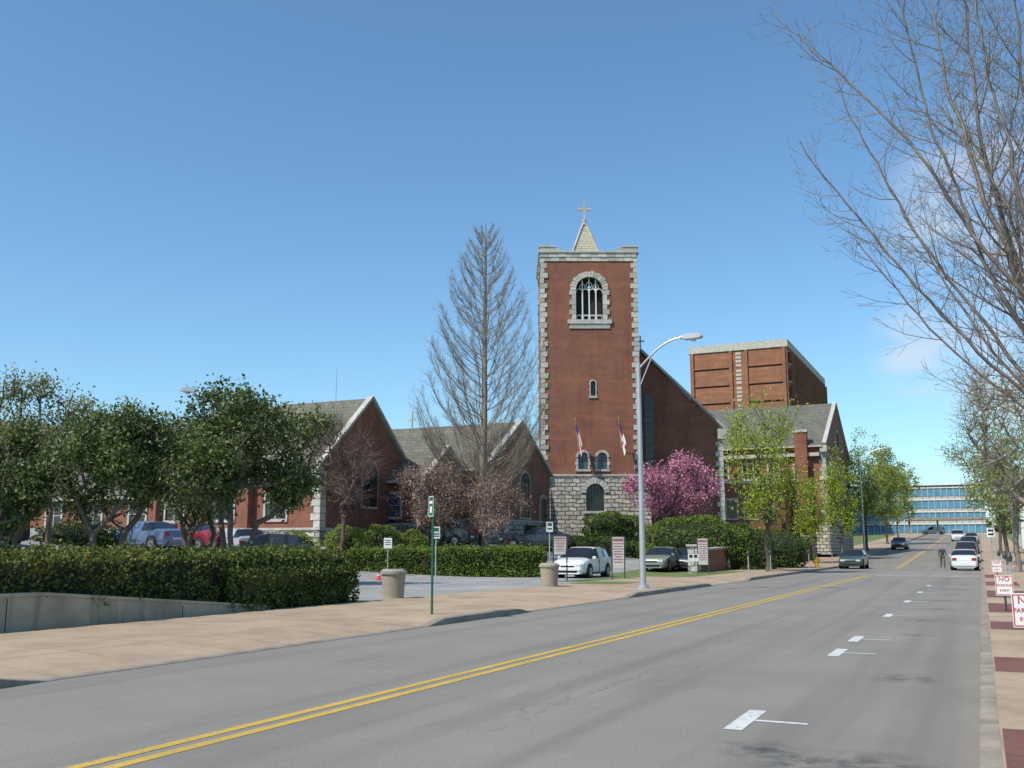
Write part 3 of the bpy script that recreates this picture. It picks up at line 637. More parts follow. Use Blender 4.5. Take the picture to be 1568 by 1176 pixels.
def tree(name,X,Y,ztop,cz,crad,trunk_r,mat_bark,leaf,nt=260,ncl=14,lpt=40,lsize=.14,spread=.32,fork=.3,rt=.012,cr=.34,aspect=.6,zb=None,off=(0,0),stems=1,ret=False,jit=.07,pen=.3,twigs=0):
    zb=gz(X,Y)-.05 if zb is None else zb; parts=[]
    cen=np.array([X+off[0],Y+off[1],cz]); tg=clump_targets(cen,crad,nt,ncl,cr)
    tg=tg[tg[:,2]>zb+.8]
    for k in range(stems):
        sub=tg[k::stems]; ph=k*2*math.pi/max(1,stems)+.5; sp=.0 if stems==1 else .8
        bz=(X+(.12*math.cos(ph) if stems>1 else 0),Y+(.12*math.sin(ph) if stems>1 else 0),zb); tp=(X+off[0]*.4+sp*math.cos(ph),Y+off[1]*.4+sp*math.sin(ph),zb+(ztop-zb)*fork)
        if stems>1: sub=tg[np.argsort(-(tg[:,0]-X)*math.cos(ph)-(tg[:,1]-Y)*math.sin(ph))][:int(len(tg)*.5)]
        P,par,tips=skeleton(bz,tp,sub,jit=jit,pen=pen); R=radii(par,tips,rt,trunk_r/(stems**.5)); i=np.arange(1,len(P))
        parts.append((*tubes_arr(P[par[i]],P[i],R[par[i]]*.9+R[i]*.1,R[i],5),mat_bark))
        parts.append((*tubes_arr(np.array([bz])-[[0,0,.1]],np.array([bz])+[[0,0,.35]],np.array([trunk_r*1.5/(stems**.5)]),np.array([trunk_r/(stems**.5)]),8),mat_bark))
        if twigs:
            P0=np.repeat(P[tips],twigs,axis=0); D=P0-cen; D/=np.linalg.norm(D,axis=1,keepdims=True)+1e-6; D=D*.6+rng.normal(size=D.shape)*.5; D[:,2]+=.35
            P1=P0+D*rng.uniform(.3,.9,(len(P0),1)); parts.append((*tubes_arr(P0,P1,np.full(len(P0),rt*.7),np.full(len(P0),rt*.35),3),mat_bark))
    if leaf is not None:
        C=np.repeat(tg,lpt,axis=0)+rng.normal(size=(len(tg)*lpt,3))*spread; parts.append((*leaves_arr(C,lsize,aspect=aspect),leaf))
    if ret: return parts
    return assemble(name,parts,(X,Y,zb))
def hedge(name,xa,xb,ya,yb,zt,zb,mat,n,ls,rot,loc=(0,0),bumpa=.07,rnd=.25,core=True,tip=None):
    L=xb-xa;Wd=yb-ya; 
    ar=np.array([L*(zt-zb),L*(zt-zb),Wd*(zt-zb),Wd*(zt-zb),L*Wd]); f=rng.choice(5,n,p=ar/ar.sum()); a=rng.uniform(0,1,n);b=rng.uniform(0,1,n)
    x=np.where(f<2,xa+a*L,np.where(f==2,xa,np.where(f==3,xb,xa+a*L))); y=np.where(f==0,ya,np.where(f==1,yb,ya+(np.where(f==4,b,a))*Wd)); z=np.where(f==4,zt,zb+b*(zt-zb))
    ex=np.maximum(0,rnd-np.minimum(x-xa,xb-x))/rnd; ey=np.maximum(0,rnd-np.minimum(y-ya,yb-y))/rnd; e=np.maximum(ex,ey)
    hz=np.maximum(0,z-(zt-rnd))/rnd; z=z-rnd*.35*e*hz; cxx=(xa+xb)/2;cy=(ya+yb)/2
    x=x-np.sign(x-cxx)*rnd*.35*hz*(ex>0); y=y-np.sign(y-cy)*rnd*.35*hz*(ey>0)
    nb=bumpa*(np.sin(x*2.1+1)+np.sin(y*2.7)+np.sin(x*5.3+z*4)+np.sin(z*5+y*6.1)+.7*np.sin(x*11+z*9)+.8*np.sin(y*.9+.5))
    inn=np.abs(rng.normal(size=n))*.09
    up=np.where(rng.uniform(size=n)<.05,rng.uniform(0,.2,n),0)
    x+=np.where(f==2,-1,np.where(f==3,1,0))*(nb-inn+up*.5); y+=np.where(f==0,-1,np.where(f==1,1,0))*(nb-inn+up*.5); z+=np.where(f==4,1,0)*(nb*.7-inn+up)
    C=np.stack([x,y,z],1)
    if tip is not None:
        pr_=(z>zb+.5*(zt-zb))*(.10+.22*(np.sin(x*.7+y*.5)>.2)); m_=rng.uniform(size=n)<pr_
        parts=[(*leaves_arr(C[~m_],ls,aspect=.62),mat),(*leaves_arr(C[m_],ls*.9,aspect=.62),tip)]
    else: parts=[(*leaves_arr(C,ls,aspect=.62),mat)]
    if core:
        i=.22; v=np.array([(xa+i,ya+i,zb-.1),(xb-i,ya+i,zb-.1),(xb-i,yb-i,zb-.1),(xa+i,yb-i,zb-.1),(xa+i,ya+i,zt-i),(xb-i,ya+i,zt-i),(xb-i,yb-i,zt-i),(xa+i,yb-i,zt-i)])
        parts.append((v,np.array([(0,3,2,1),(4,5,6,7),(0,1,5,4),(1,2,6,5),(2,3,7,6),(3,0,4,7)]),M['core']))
    o=assemble(name,parts); o.rotation_euler=(0,0,rot); o.location=(loc[0],loc[1],0); return o
def bush(name,c,rad,mat,n,ls,p=2.6,bumpa=.12,low=-.9):
    d=rng.normal(size=(n,3)); d/=(np.abs(d)**p).sum(1,keepdims=True)**(1/p); d=d[d[:,2]>low]; c=np.array(c);rad=np.array(rad)
    nb=1+bumpa*(np.sin(d[:,0]*7+c[0])+np.sin(d[:,1]*8+d[:,2]*5)+np.sin(d[:,2]*9+d[:,0]*4))*.6; C=c+d*rad*(nb-np.abs(rng.normal(size=len(d)))*.06)[:,None]
    parts=[(*leaves_arr(C,ls,aspect=.62),mat)]
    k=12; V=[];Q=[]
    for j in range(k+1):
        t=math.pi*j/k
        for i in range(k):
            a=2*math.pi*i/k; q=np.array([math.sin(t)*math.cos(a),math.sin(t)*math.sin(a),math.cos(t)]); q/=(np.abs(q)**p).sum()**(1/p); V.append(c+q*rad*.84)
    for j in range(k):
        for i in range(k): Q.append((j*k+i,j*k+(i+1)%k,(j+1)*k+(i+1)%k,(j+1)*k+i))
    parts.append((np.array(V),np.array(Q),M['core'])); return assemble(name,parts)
# hedges
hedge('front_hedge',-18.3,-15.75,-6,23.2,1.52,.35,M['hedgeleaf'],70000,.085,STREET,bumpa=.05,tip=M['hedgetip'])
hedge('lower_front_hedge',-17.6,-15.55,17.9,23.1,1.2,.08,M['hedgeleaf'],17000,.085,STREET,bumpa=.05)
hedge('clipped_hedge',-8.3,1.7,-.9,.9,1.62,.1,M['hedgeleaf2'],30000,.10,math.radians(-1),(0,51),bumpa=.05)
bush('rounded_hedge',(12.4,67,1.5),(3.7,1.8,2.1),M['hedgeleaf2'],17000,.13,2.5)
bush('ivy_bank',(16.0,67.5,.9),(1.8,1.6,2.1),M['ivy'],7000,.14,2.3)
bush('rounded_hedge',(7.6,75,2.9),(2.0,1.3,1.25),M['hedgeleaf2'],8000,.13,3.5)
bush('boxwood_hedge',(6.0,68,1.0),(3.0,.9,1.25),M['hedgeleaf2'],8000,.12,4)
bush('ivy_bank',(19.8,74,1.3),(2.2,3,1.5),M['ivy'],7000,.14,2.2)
for (x,y,a,b,cz) in ((-9.6,57,1.1,.9,2.2),(-8,60,1.3,1.0,2.3),(-12,54.5,1.4,.9,1.8),(-6.2,61,1.0,.8,2.0)):
    bush('flowering_shrub',(x,y,cz-.3),(a,b,.95),M['spring2'],3500,.12,2)
for (x,y,a) in ((-4,71,2.6),(0,72.5,2.2),(-17,52,1.8),(-22,50,2.0),(-27,47,2.2)):
    bush('low_shrub',(x,y,gz(x,y)+.4),(a,.7,.7),M['ivy'],3000,.13,2.4)
def ev(X,Y,zt,cz,rad,off,nt=330,ncl=16,stems=3): 
    tree('evergreen_tree',X,Y,zt,cz,rad,.2,M['bark'],M['magnolia'],nt=nt,ncl=ncl,lpt=56,lsize=.165,spread=.24,fork=.3,off=off,stems=stems,cr=.33)
ev(-10.9,39,8.4,5.5,(3.6,3.0,2.9),(0,0),370,19)
ev(-15.7,38,7.2,4.7,(2.7,2.8,2.5),(0,0),250,16)
ev(-19.6,37.5,6.2,4.0,(2.3,2.6,2.2),(0,0),190,12)
ev(-14.2,44.5,6.6,4.6,(2.3,2.2,2.1),(0,0),120,9)
parts=[]
for (x,y,h,w) in ((-64,106,19,8),(-57,104,19.5,7),(-52,104,20,6),(-46.5,104,19,6),(-41,105,18,5.5),(-36,108,16,5),(-52,90,15,6),(-32,118,13,6),(-76,112,20,9),(-68,84,14,6),(-45,88,14,5)):
    parts+=tree('t',x,y,h,h*.62,(w*.85,w*.8,h*.40),.35,M['bark'],M['olive'],nt=220,ncl=22,lpt=24,lsize=.34,spread=.55,zb=1,ret=True,rt=.04,cr=.27)
assemble('distant_trees',parts)
parts=[]
for i in range(60):
    a=rng.uniform(-1.25,1.25); d=rng.uniform(330,420); x=d*math.sin(a); y=d*math.cos(a); h=rng.uniform(8,14)
    C=np.array([x,y,h*.45+3])+rng.normal(size=(350,3))*np.array([9,5,h*.25]); parts.append((*leaves_arr(C,2.2),M['olive']))
assemble('tree_line',parts)
tree('cherry_tree',12.2,74,9.2,6.1,(3.9,3.0,2.6),.2,M['bark'],M['pink'],nt=460,ncl=24,lpt=24,lsize=.16,spread=.26,fork=.2,stems=3,cr=.28,aspect=.9)
tree('dogwood_tree',-4.9,62,7.4,4.9,(3.4,2.6,2.0),.13,M['barkred'],M['dullpink'],nt=440,ncl=24,lpt=18,lsize=.12,spread=.26,fork=.25,stems=2,cr=.3,twigs=2)
tree('dogwood_tree',-1.0,60.5,6.4,4.3,(2.0,2.0,1.7),.1,M['barkred'],M['dullpink'],nt=240,ncl=14,lpt=14,lsize=.12,spread=.24,fork=.25,stems=2,cr=.3,twigs=2)
tree('bare_tree',-9.6,56,8.9,6.2,(2.2,2.0,3.0),.12,M['barkred'],M['bud'],nt=420,ncl=18,lpt=2,lsize=.06,spread=.15,fork=.35,cr=.32,twigs=4)
tree('bare_tree',-10.4,60,7.4,5.6,(2.4,2.0,2.2),.1,M['barkred'],None,nt=330,ncl=14,fork=.35,cr=.32,twigs=4)
tree('bare_tree',1.0,75,8.2,5.6,(2.2,1.8,2.4),.1,M['barkred'],M['dullpink'],nt=260,ncl=14,lpt=5,lsize=.1,spread=.25,fork=.3,cr=.32,twigs=3)
tree('bare_tree',-22,47,9.0,5.8,(3.0,2.6,3.0),.12,M['barkred'],M['bud'],nt=260,ncl=16,lpt=2,lsize=.08,spread=.2,fork=.3,cr=.32,twigs=3)
def st(s,r,zt,cz,rad,leaf,nt=300,lpt=16,ls=.17,off=(0,0),bark=M['bark'],ncl=20,tr=.16,spread=.32,tw=1):
    X,Y=W(s,r); tree('street_tree',X,Y,zt,cz,rad,tr,bark,leaf,nt=nt,ncl=ncl,lpt=lpt,lsize=ls,spread=spread,fork=.3,off=off,cr=.25,twigs=tw)
st(62.5,-12.0,11.2,6.7,(3.0,2.8,4.5),M['spring'],nt=380,lpt=18,ls=.17,ncl=26,tw=2)
st(99,-12,10.6,6.3,(2.0,2.0,4.4),M['spring'],nt=220,lpt=18,ls=.2,tr=.12)
st(88,-13,8.5,5.0,(1.8,1.8,3.3),M['spring'],nt=150,lpt=16,ls=.2,tr=.1)
st(122,-12,16.0,9.4,(4.8,4.8,6.4),M['spring2'],nt=460,lpt=20,ls=.24,ncl=28)
st(150,-12,17.0,10,(4.8,4.8,6.2),M['spring2'],nt=340,lpt=20,ls=.28)
st(178,-12.5,16,10.5,(4.5,4.5,5),M['spring2'],nt=200,lpt=16,ls=.36)
st(112,-19,12,8,(3,3,3.6),M['olive'],nt=160,lpt=14,ls=.3)
st(67,1.9,12.8,7.8,(3.8,3.8,5.3),M['spring2'],nt=520,lpt=11,ls=.13,bark=M['barklight'],tr=.17,ncl=30,tw=3)
st(49,2.2,11.0,7.2,(3.4,3.4,4.3),M['spring2'],nt=460,lpt=7,ls=.10,bark=M['barklight'],ncl=26,tw=4)
st(88,1.8,12,7.4,(3.4,3.4,4.6),M['spring2'],nt=300,lpt=14,ls=.18,tw=2)
st(112,1.8,13,8,(3.4,3.4,4.2),M['spring2'],nt=220,lpt=14,ls=.24)
# conical bare cypress
def cypress(X,Y,h):
    zb=gz(X,Y)-.1; segs=[]; def_=segs.append; H=h-zb
    n=26; zz=np.linspace(zb,h,n+1); px=X+np.cumsum(rng.normal(size=n+1)*.015); tr=lambda t:.34*(1-t)**.9+.025
    for i in range(n): def_((px[i],Y,zz[i],px[i+1],Y,zz[i+1],tr(i/n),tr((i+1)/n)))
    bud=[]
    nb=150
    for b in range(nb):
        t=.24+.755*(b/nb)**.9; ang=b*2.399+rng.uniform(-.3,.3); 
        if t<.40: env=4.1+.8*(t-.24)/.16
        else: env=4.9*(1-((t-.40)/.62)**1.35)**.85+.25
        env*=rng.uniform(.86,1.03); z0=zb+t*H-env*1.02; z0=max(z0,zb+.15*H); r0=.016+.024*env/4.9; p=np.array([X,Y,z0]); m=10; L=env*1.45
        el=math.radians(24)
        for k in range(m):
            e=el+math.radians(52)*(k/m)**.9; d=np.array([math.cos(ang)*math.cos(e),math.sin(ang)*math.cos(e),math.sin(e)])+rng.normal(size=3)*.05; q=p+d*L/m
            ra=r0*(1-k/m*.8)+.004; rb=r0*(1-(k+1)/m*.8)+.004; def_((*p,*q,ra,rb))
            if k>=2:
                for w in range(4):
                    l=L*.15*rng.uniform(.5,1.3)*(1.2-k/m*.5); dd=d/np.linalg.norm(d)+rng.normal(size=3)*.42; dd[2]+=.25; dd/=np.linalg.norm(dd); f0=rng.uniform(); pp_=p+(q-p)*f0; e2=pp_+dd*l; def_((*pp_,*e2,.008,.004))
                    for _ in range(4):
                        f=rng.uniform(.2,1); s0=pp_+(e2-pp_)*f; d3=dd+rng.normal(size=3)*.55; d3[2]+=.25; d3/=np.linalg.norm(d3); s1=s0+d3*l*.5; def_((*s0,*s1,.005,.003)); bud.append(s1)
            p=q
    S=np.array(segs); parts=[(*tubes_arr(S[:,0:3],S[:,3:6],S[:,6],S[:,7],3),M['barkcyp'])]
    C=np.array(bud); C=C+rng.normal(size=C.shape)*.1; parts.append((*leaves_arr(C,.05),M['bud']))
    assemble('bald_cypress_tree',parts,(X,Y,zb))
cypress(-1.85,64,23.4)
def neartree():
    X,Y=W(17.0,1.75); segs=[];bud=[]
    def limb(p,q,r0,r1,lev,bend=.08,n=None):
        p=np.array(p,float);q=np.array(q,float); L=np.linalg.norm(q-p); n=n or max(3,int(L/.25)); d=(q-p)/L
        side=rng.normal(size=3)*.5; side[2]-=1.2; side-=d*side.dot(d); side/=np.linalg.norm(side); pts=[p]
        wob=np.cumsum(rng.normal(size=(n+1,3))*.008*L**.5,axis=0); wob-=np.linspace(0,1,n+1)[:,None]*wob[-1]
        for i in range(1,n+1):
            t=i/n; pt=p+(q-p)*t+side*bend*L*math.sin(math.pi*t)+wob[i]; pts.append(pt)
        for i in range(n):
            a=r0+(r1-r0)*(i/n); b=r0+(r1-r0)*((i+1)/n); segs.append((*pts[i],*pts[i+1],a,b))
        if lev==0:
            bud.extend(pts[1:]); return
        step={4:.36,3:.30,2:.24,1:.20}[lev]; s=L*(.16 if lev>3 else .12)
        while s<L*.98:
            t=s/L; i=min(n-1,int(t*n)); pt=pts[i]+(pts[i+1]-pts[i])*(t*n-i); dd=(pts[i+1]-pts[i]); dd/=np.linalg.norm(dd)
            sd=rng.normal(size=3); sd-=dd*sd.dot(dd); sd/=np.linalg.norm(sd); 
            a=rng.uniform(.5,.95); nd=dd*math.cos(a)+sd*math.sin(a); nd[2]+=.15; nd/=np.linalg.norm(nd)
            l={4:2.2,3:1.15,2:.55,1:.26}[lev]*rng.uniform(.55,1.25)*(1.15-.5*t); rr=max(.0022,(r0+(r1-r0)*t)*.5)
            rr=min(rr,{4:.020,3:.009,2:.0045,1:.003}[lev]); limb(pt,pt+nd*l,rr,max(.002,rr*.35),lev-1,.07)
            s+=step*rng.uniform(.7,1.4)
    F=np.array([X,Y,2.9]); limb((X,Y,.05),F,.15,.12,0,.02); del bud[:]
    for q,r in (((6.9,15.2,11.2),.066),((4.4,15.4,10.6),.042),((4.6,14.8,8.0),.034),((7.9,15.8,11.8),.065),((9.6,14.6,11),.06),((10.8,16.2,9.4),.05),((5.8,16.4,9.9),.038),((8.6,13.6,9.8),.045),((5.9,14.2,11.2),.038),((11.2,14.6,8.0),.04),
        ((8.4,15.4,12.2),.055),((7.3,14.4,11.4),.045),((7.8,16.2,9.4),.04),((6.9,14.8,8.6),.035),((5.7,15.6,6.6),.026),((6.4,15.8,7.6),.03),((7.4,13.8,7.4),.03)):
        limb(F+rng.normal(size=3)*.08,q,r,.009,3 if r<.05 else 4,rng.uniform(.03,.08))
    S=np.array(segs); parts=[(*tubes_arr(S[:,0:3],S[:,3:6],S[:,6],S[:,7],4),M['barklight'])]
    C=np.array(bud); C=C[rng.uniform(size=len(C))<.5]; parts.append((*leaves_arr(C,.022,aspect=.8),M['barkred'])); assemble('sidewalk_tree',parts,(X,Y,.13)); print('near segs',len(S))
neartree()
# ---------------------------------------------------------------- vehicles
def car(name,X,Y,rot,paint,kind='sedan',z=None):
    z=gz(X,Y)+.012 if z is None else z
    c=B(name,(X,Y,z),rot)
    if kind=='sedan': st_=[(2.32,.50,.58,.70,0),(2.26,.56,.68,.78,0),(2.0,.72,.78,.86,0),(1.5,.82,.87,.88,0),(1.0,.90,.95,.885,1),(.28,.93,1.38,.885,2),(-.02,.93,1.43,.885,2),(-.1,.93,1.435,.885,3),(-.75,.94,1.42,.885,2),(-1.0,.95,1.38,.885,1),(-1.62,.96,1.05,.88,0),(-2.05,.95,1.03,.86,0),(-2.28,.85,.95,.80,0),(-2.34,.55,.7,.74,0)]
    elif kind=='hatch': st_=[(2.1,.52,.6,.68,0),(2.04,.62,.74,.77,0),(1.75,.80,.88,.85,0),(1.25,.90,.98,.87,1),(.35,.95,1.46,.875,2),(0,.96,1.51,.875,2),(-.08,.96,1.515,.875,3),(-.8,.98,1.50,.875,2),(-1.0,.99,1.49,.875,3),(-1.5,1.0,1.42,.87,1),(-1.98,1.0,1.08,.84,0),(-2.06,.9,.98,.8,0),(-2.1,.5,.6,.75,0)]
    else: st_=[(2.35,.6,.7,.72,0),(2.3,.75,.9,.82,0),(1.9,.92,1.0,.9,0),(1.2,1.02,1.1,.92,1),(.6,1.06,1.66,.92,2),(.1,1.08,1.74,.92,2),(0,1.08,1.75,.92,3),(-.95,1.08,1.75,.92,2),(-1.1,1.08,1.745,.92,3),(-1.95,1.08,1.7,.9,1),(-2.25,1.08,1.15,.88,0),(-2.33,.7,.8,.84,0)]
    sec=[]
    for x,zb_,zt,w,fl in st_:
        cab=zt-zb_>.2; wt=w*.79 if cab else w*.9
        sec.append([(x,w*.86,.20),(x,w*.98,.30),(x,w,.55 if zb_>.6 else zb_*.8),(x,w*.975,zb_),(x,wt,zt-.05),(x,wt*.86,zt-.005),(x,wt*.4,zt+.015)])
    k=7
    def full(s): return [(x,-y,z_) for x,y,z_ in s]+[(x,y,z_) for x,y,z_ in s[::-1]]
    F=[full(s) for s in sec]; K=2*k
    for i in range(len(F)-1):
        ca=st_[i][2]-st_[i][1]>.2; cb=st_[i+1][2]-st_[i+1][1]>.2
        for j in range(K):
            j2=(j+1)%K; mat=paint; part='body'
            if j in(3,K-5) and (ca or cb) and not(st_[i][4]==3 and st_[i+1][4]!=3) and st_[i][4]!=3: mat=M['glass']; part='windows'
            if (j in (4,5,6,7,8)) and (ca!=cb or (st_[i][4]==1) or (st_[i+1][4]==1 and not ca and cb)) : mat=M['glass'];part='windows'
            if kind!='sedan' and st_[i][4]==1 and ca and cb and j in(4,5,6,7,8): mat=paint;part='body'
            c.add(part,mat,[F[i][j],F[i][j2],F[i+1][j2],F[i+1][j]],[(0,1,2,3)])
    c.add('body',paint,F[0],[tuple(range(K))]); c.add('body',paint,F[-1],[tuple(range(K))[::-1]])
    xf=st_[0][0]; xr=st_[-1][0]; w=.88 if kind!='suv' else .92
    for wx in (xf-.85,xr+.82):
        for sg in (-1,1):
            c.cyl('wheel_arches',M['dark'],(wx,sg*(w-.3),.34),(wx,sg*(w+.006),.34),.385,.385,20)
            c.cyl('tyres',M['rubber'],(wx,sg*(w-.2),.315),(wx,sg*(w+.02),.315),.315,.315,20); c.cyl('tyres',M['rubber'],(wx,sg*(w+.02),.315),(wx,sg*(w+.03),.315),.315,.28,20)
            c.cyl('rims',M['rim'],(wx,sg*(w+.0),.315),(wx,sg*(w+.035),.315),.2,.19,14); c.cyl('hubs',M['dark'],(wx,sg*(w+.034),.315),(wx,sg*(w+.04),.315),.05,.05,8)
    for sg in (-1,1):
        a,b=sorted((sg*.42,sg*.72)); c.box('headlamps',M['lamp'],xf-.16,xf+.012,a,b,.56,.69)
        a,b=sorted((sg*.48,sg*.76)); c.box('tail_lamps',M['tail'],xr-.015,xr+.14,a,b,.68 if kind!='suv' else .8,.86 if kind!='suv' else 1.05)
        a,b=sorted((sg*(w-.03),sg*(w+.13))); c.box('mirrors',paint,.72,.86,a,b,.93,1.06)
        a,b=sorted((sg*(w-.02),sg*(w+.008))); c.box('door_lines',M['dark'],-.06,-.045,a,b,.3,.92); c.box('sill_trim',M['dark'],xr+1.3,xf-1.3,a,b,.24,.27)
    c.box('grille',M['dark'],xf-.1,xf+.008,-.36,.36,.53,.62); c.box('bumper_intake',M['dark'],xf-.1,xf+.01,-.5,.5,.27,.38); c.box('number_plate',M['white'],xr-.012,xr+.1,-.26,.26,.5,.62)
    c.box('front_bumper',paint,xf-.2,xf+.05,-.7,.7,.38,.5); c.box('rear_bumper',paint,xr-.06,xr+.2,-.72,.72,.32,.48); c.box('underside',M['dark'],xr+.2,xf-.2,-.75,.75,.17,.24)
    c.finish(smooth=('body','tyres','windows')); return c
HD=math.radians(90)-A
TO=HD+math.pi
car('parked_hatchback',3.6,50.6,TO,CP['white'],'hatch')
car('parked_sedan',9.3,61.5,TO,CP['green'],'sedan'); 
car('parked_sedan',11.2,63.4,TO,CP['dark'],'sedan')
car('parked_sedan',-7.6,65.5,math.radians(170),CP['teal'],'sedan'); car('parked_suv',-4.7,63.5,math.radians(160),CP['dark'],'suv'); car('parked_sedan',1.6,67,math.radians(175),CP['dark'],'sedan')
car('parked_sedan',-18.7,50.5,math.radians(150),CP['blue'],'sedan'); car('parked_sedan',-17.0,51.5,math.radians(160),CP['maroon'],'sedan'); car('parked_hatchback',-14.2,51,math.radians(130),CP['silver'],'hatch'); car('parked_hatchback',-12.4,50,math.radians(200),CP['dark'],'hatch')
car('parked_suv',-25.5,47,math.radians(170),CP['dark'],'suv'); car('parked_hatchback',-28,45,math.radians(170),CP['dark'],'hatch')
x,y=W(80,-8.9); car('street_parked_sedan',x,y,TO,CP['dgreen'],'sedan')
x,y=W(78,-1.15); car('street_parked_sedan',x,y,HD,CP['white'],'sedan')
x,y=W(96,-1.2); car('street_parked_suv',x,y,HD,CP['dark'],'suv')
x,y=W(130,-9); car('street_parked_sedan',x,y,TO,CP['dark'],'sedan')
x,y=W(118,-1.2); car('street_parked_suv',x,y,HD,CP['dark'],'suv')
for s,r,cc,k in ((170,-3.2,'white','suv'),(160,-1.2,'silver','sedan'),(229,-9,'white','suv')):
    x,y=W(s,r); car('distant_car',x,y,HD+math.pi/2 if s>200 else TO,CP[cc],k)
# ---------------------------------------------------------------- street furniture
def lamp_post(name,X,Y,zt,zh,arm,rot,z0=None,t=1):
    z0=gz(X,Y) if z0 is None else z0; l=B(name,(X,Y,0),rot)
    l.cyl('base',M['metal'],(0,0,z0-.02),(0,0,z0+.12),.22,.2,12); l.cyl('pole',M['metal'],(0,0,z0+.1),(0,0,zt+.1),.115,.07,14)
    n=8; prev=(0,0,zt-.15)
    for i in range(1,n+1):
        f=i/n; p=(arm*f,0,zt-.15+(zh-zt+.15)*math.sin(f*math.pi/2)); l.cyl('arm',M['metal'],prev,p,.04,.035,8); prev=p
    l.beam('brace',M['metal'],(0,0,zt-.9),(arm*.35,0,zt-.15+(zh-zt+.15)*math.sin(.35*math.pi/2)),.03,.03)
    l.cyl('head_collar',M['metal'],(arm-.02,0,zh),(arm+.2,0,zh+.03),.06,.09,10)
    l.prism('head',M['metal'],[(arm+.1,zh-.05),(arm+.18,zh-.09),(arm+.75,zh-.07),(arm+.82,zh),(arm+.7,zh+.1),(arm+.35,zh+.13),(arm+.12,zh+.08)],'y',-.15,.15)
    l.cyl('lens',M['lamp'],(arm+.48,0,zh-.16),(arm+.48,0,zh-.07),.09,.15,12); l.finish(smooth=('pole','arm'))
lamp_post('street_lamp',4.75,36.2,8.35,9.25,1.65,STREET)
lamp_post('street_lamp',-13.6,45,8.4,8.8,1.0,math.radians(180))
x,y=W(113,-11.4); lamp_post('street_lamp',x,y,11.2,12.2,2.6,STREET); x,y=W(128,1.4); lamp_post('street_lamp',x,y,10.5,11.2,2.2,STREET+math.pi)
am=B('antenna_mast',(-12,66,0)); am.cyl('mast',M['metal'],(0,0,6),(0,0,13.6),.04,.02,6); am.finish()
def bin_(X,Y):
    z=gz(X,Y)+.01; b=B('litter_bin',(X,Y,z)); k=16
    b.cyl('body',M['aggregate'],(0,0,0),(0,0,.72),.30,.36,k); b.cyl('rim',M['concrete'],(0,0,.72),(0,0,.80),.40,.40,k); b.cyl('lid',M['concrete'],(0,0,.80),(0,0,.87),.37,.30,k); b.cyl('opening',M['dark'],(0,0,.86),(0,0,.875),.16,.16,16); b.cyl('foot',M['concrete'],(0,0,-.03),(0,0,.06),.33,.33,k); b.finish(smooth=('body','rim'))
bin_(-3.49,29.4); bin_(1.42,37.9)
def text(parent,s,size,loc,rotx,mat,name='lettering'):
    cu=bpy.data.curves.new(name,'FONT'); cu.body=s; cu.size=size; cu.align_x='CENTER'; cu.align_y='CENTER'; cu.extrude=.001; cu.materials.append(mat)
    o=bpy.data.objects.new(name,cu); sc.collection.objects.link(o); o.parent=parent; o.location=loc; o.rotation_euler=rotx
def sign(name,X,Y,z,w,h,ztop,rot,face,lines=None,txt=None,post=M['darkmetal'],border=None,two=False,pr=.025):
    g=B(name,(X,Y,z),rot)
    if two:
        for sg in (-1,1): g.box('post_'+('l' if sg<0 else 'r'),post,sg*w/2-.03,sg*w/2+.03,-.03,.03,-.1,ztop+.05)
    else: g.cyl('post',post,(0,.03,-.1),(0,.03,ztop),pr,pr,8)
    g.box('plate',face,-w/2,w/2,-.02,0,ztop-h,ztop); 
    if border:
        for a,b,c_,d in ((-w/2+.01,w/2-.01,ztop-.03,ztop-.015),(-w/2+.01,w/2-.01,ztop-h+.015,ztop-h+.03),(-w/2+.01,-w/2+.025,ztop-h+.03,ztop-.03),(w/2-.025,w/2-.01,ztop-h+.03,ztop-.03)): g.box('border',border,a,b,-.024,-.02,c_,d)
    if lines:
        for fz,hh,ww,m in lines: g.box('panels',m,-w/2*ww,w/2*ww,-.026,-.02,ztop-fz*h-hh*h,ztop-fz*h)
    g.finish()
    if txt:
        for i,(t,sz,fz,m) in enumerate(txt): text(g.e,t,sz,(0,-.028,ztop-fz*h),(math.pi/2,0,0),m)
    return g
sg=sign('street_name_sign',-1.81,22.3,.13,.3,.48,2.62,STREET-math.radians(38),M['green'],post=M['green'],border=M['white'],pr=.03,lines=[(.25,.12,.6,M['white']),(.5,.3,.35,M['white'])])
sign('parking_sign',-2.95,38.5,gz(-2.95,38.5),.3,.46,2.3,math.radians(8),M['white'],post=M['metal'],lines=[(.1,.3,.7,M['green']),(.55,.12,.8,M['green']),(.75,.1,.8,M['green'])])
sign('parking_sign',-6.1,48.8,gz(-6.1,48.8),.4,.5,1.85,0,M['white'],post=M['metal'],lines=[(.2,.06,.7,M['dark']),(.4,.06,.7,M['dark']),(.6,.06,.7,M['dark'])])
L1=[(.05,.09,.8,M['maroon'])]+[(.2+i*.085,.03,(.82,.7,.8,.6,.78,.5,.74,.66)[i],M['maroon']) for i in range(8)]
sign('parking_notice_sign',2.2,45.5,.13,.62,.8,1.95,math.radians(-5),M['signwhite'],lines=L1,two=True)
sign('parking_notice_sign',5.05,47.3,.13,.6,1.45,1.95,math.radians(-5),M['signwhite'],lines=L1,two=True)
sign('parking_notice_sign',10.75,56,.13,.6,1.45,1.95,math.radians(-12),M['signwhite'],lines=L1,two=True)
sign('parking_sign',9.8,54.5,.13,.3,.4,1.1,0,M['white'],post=M['metal'],lines=[(.1,.4,.6,M['dark'])]); sign('parking_sign',10.15,55,.13,.3,.4,1.1,0,M['white'],post=M['metal'],lines=[(.1,.4,.6,M['dark'])])
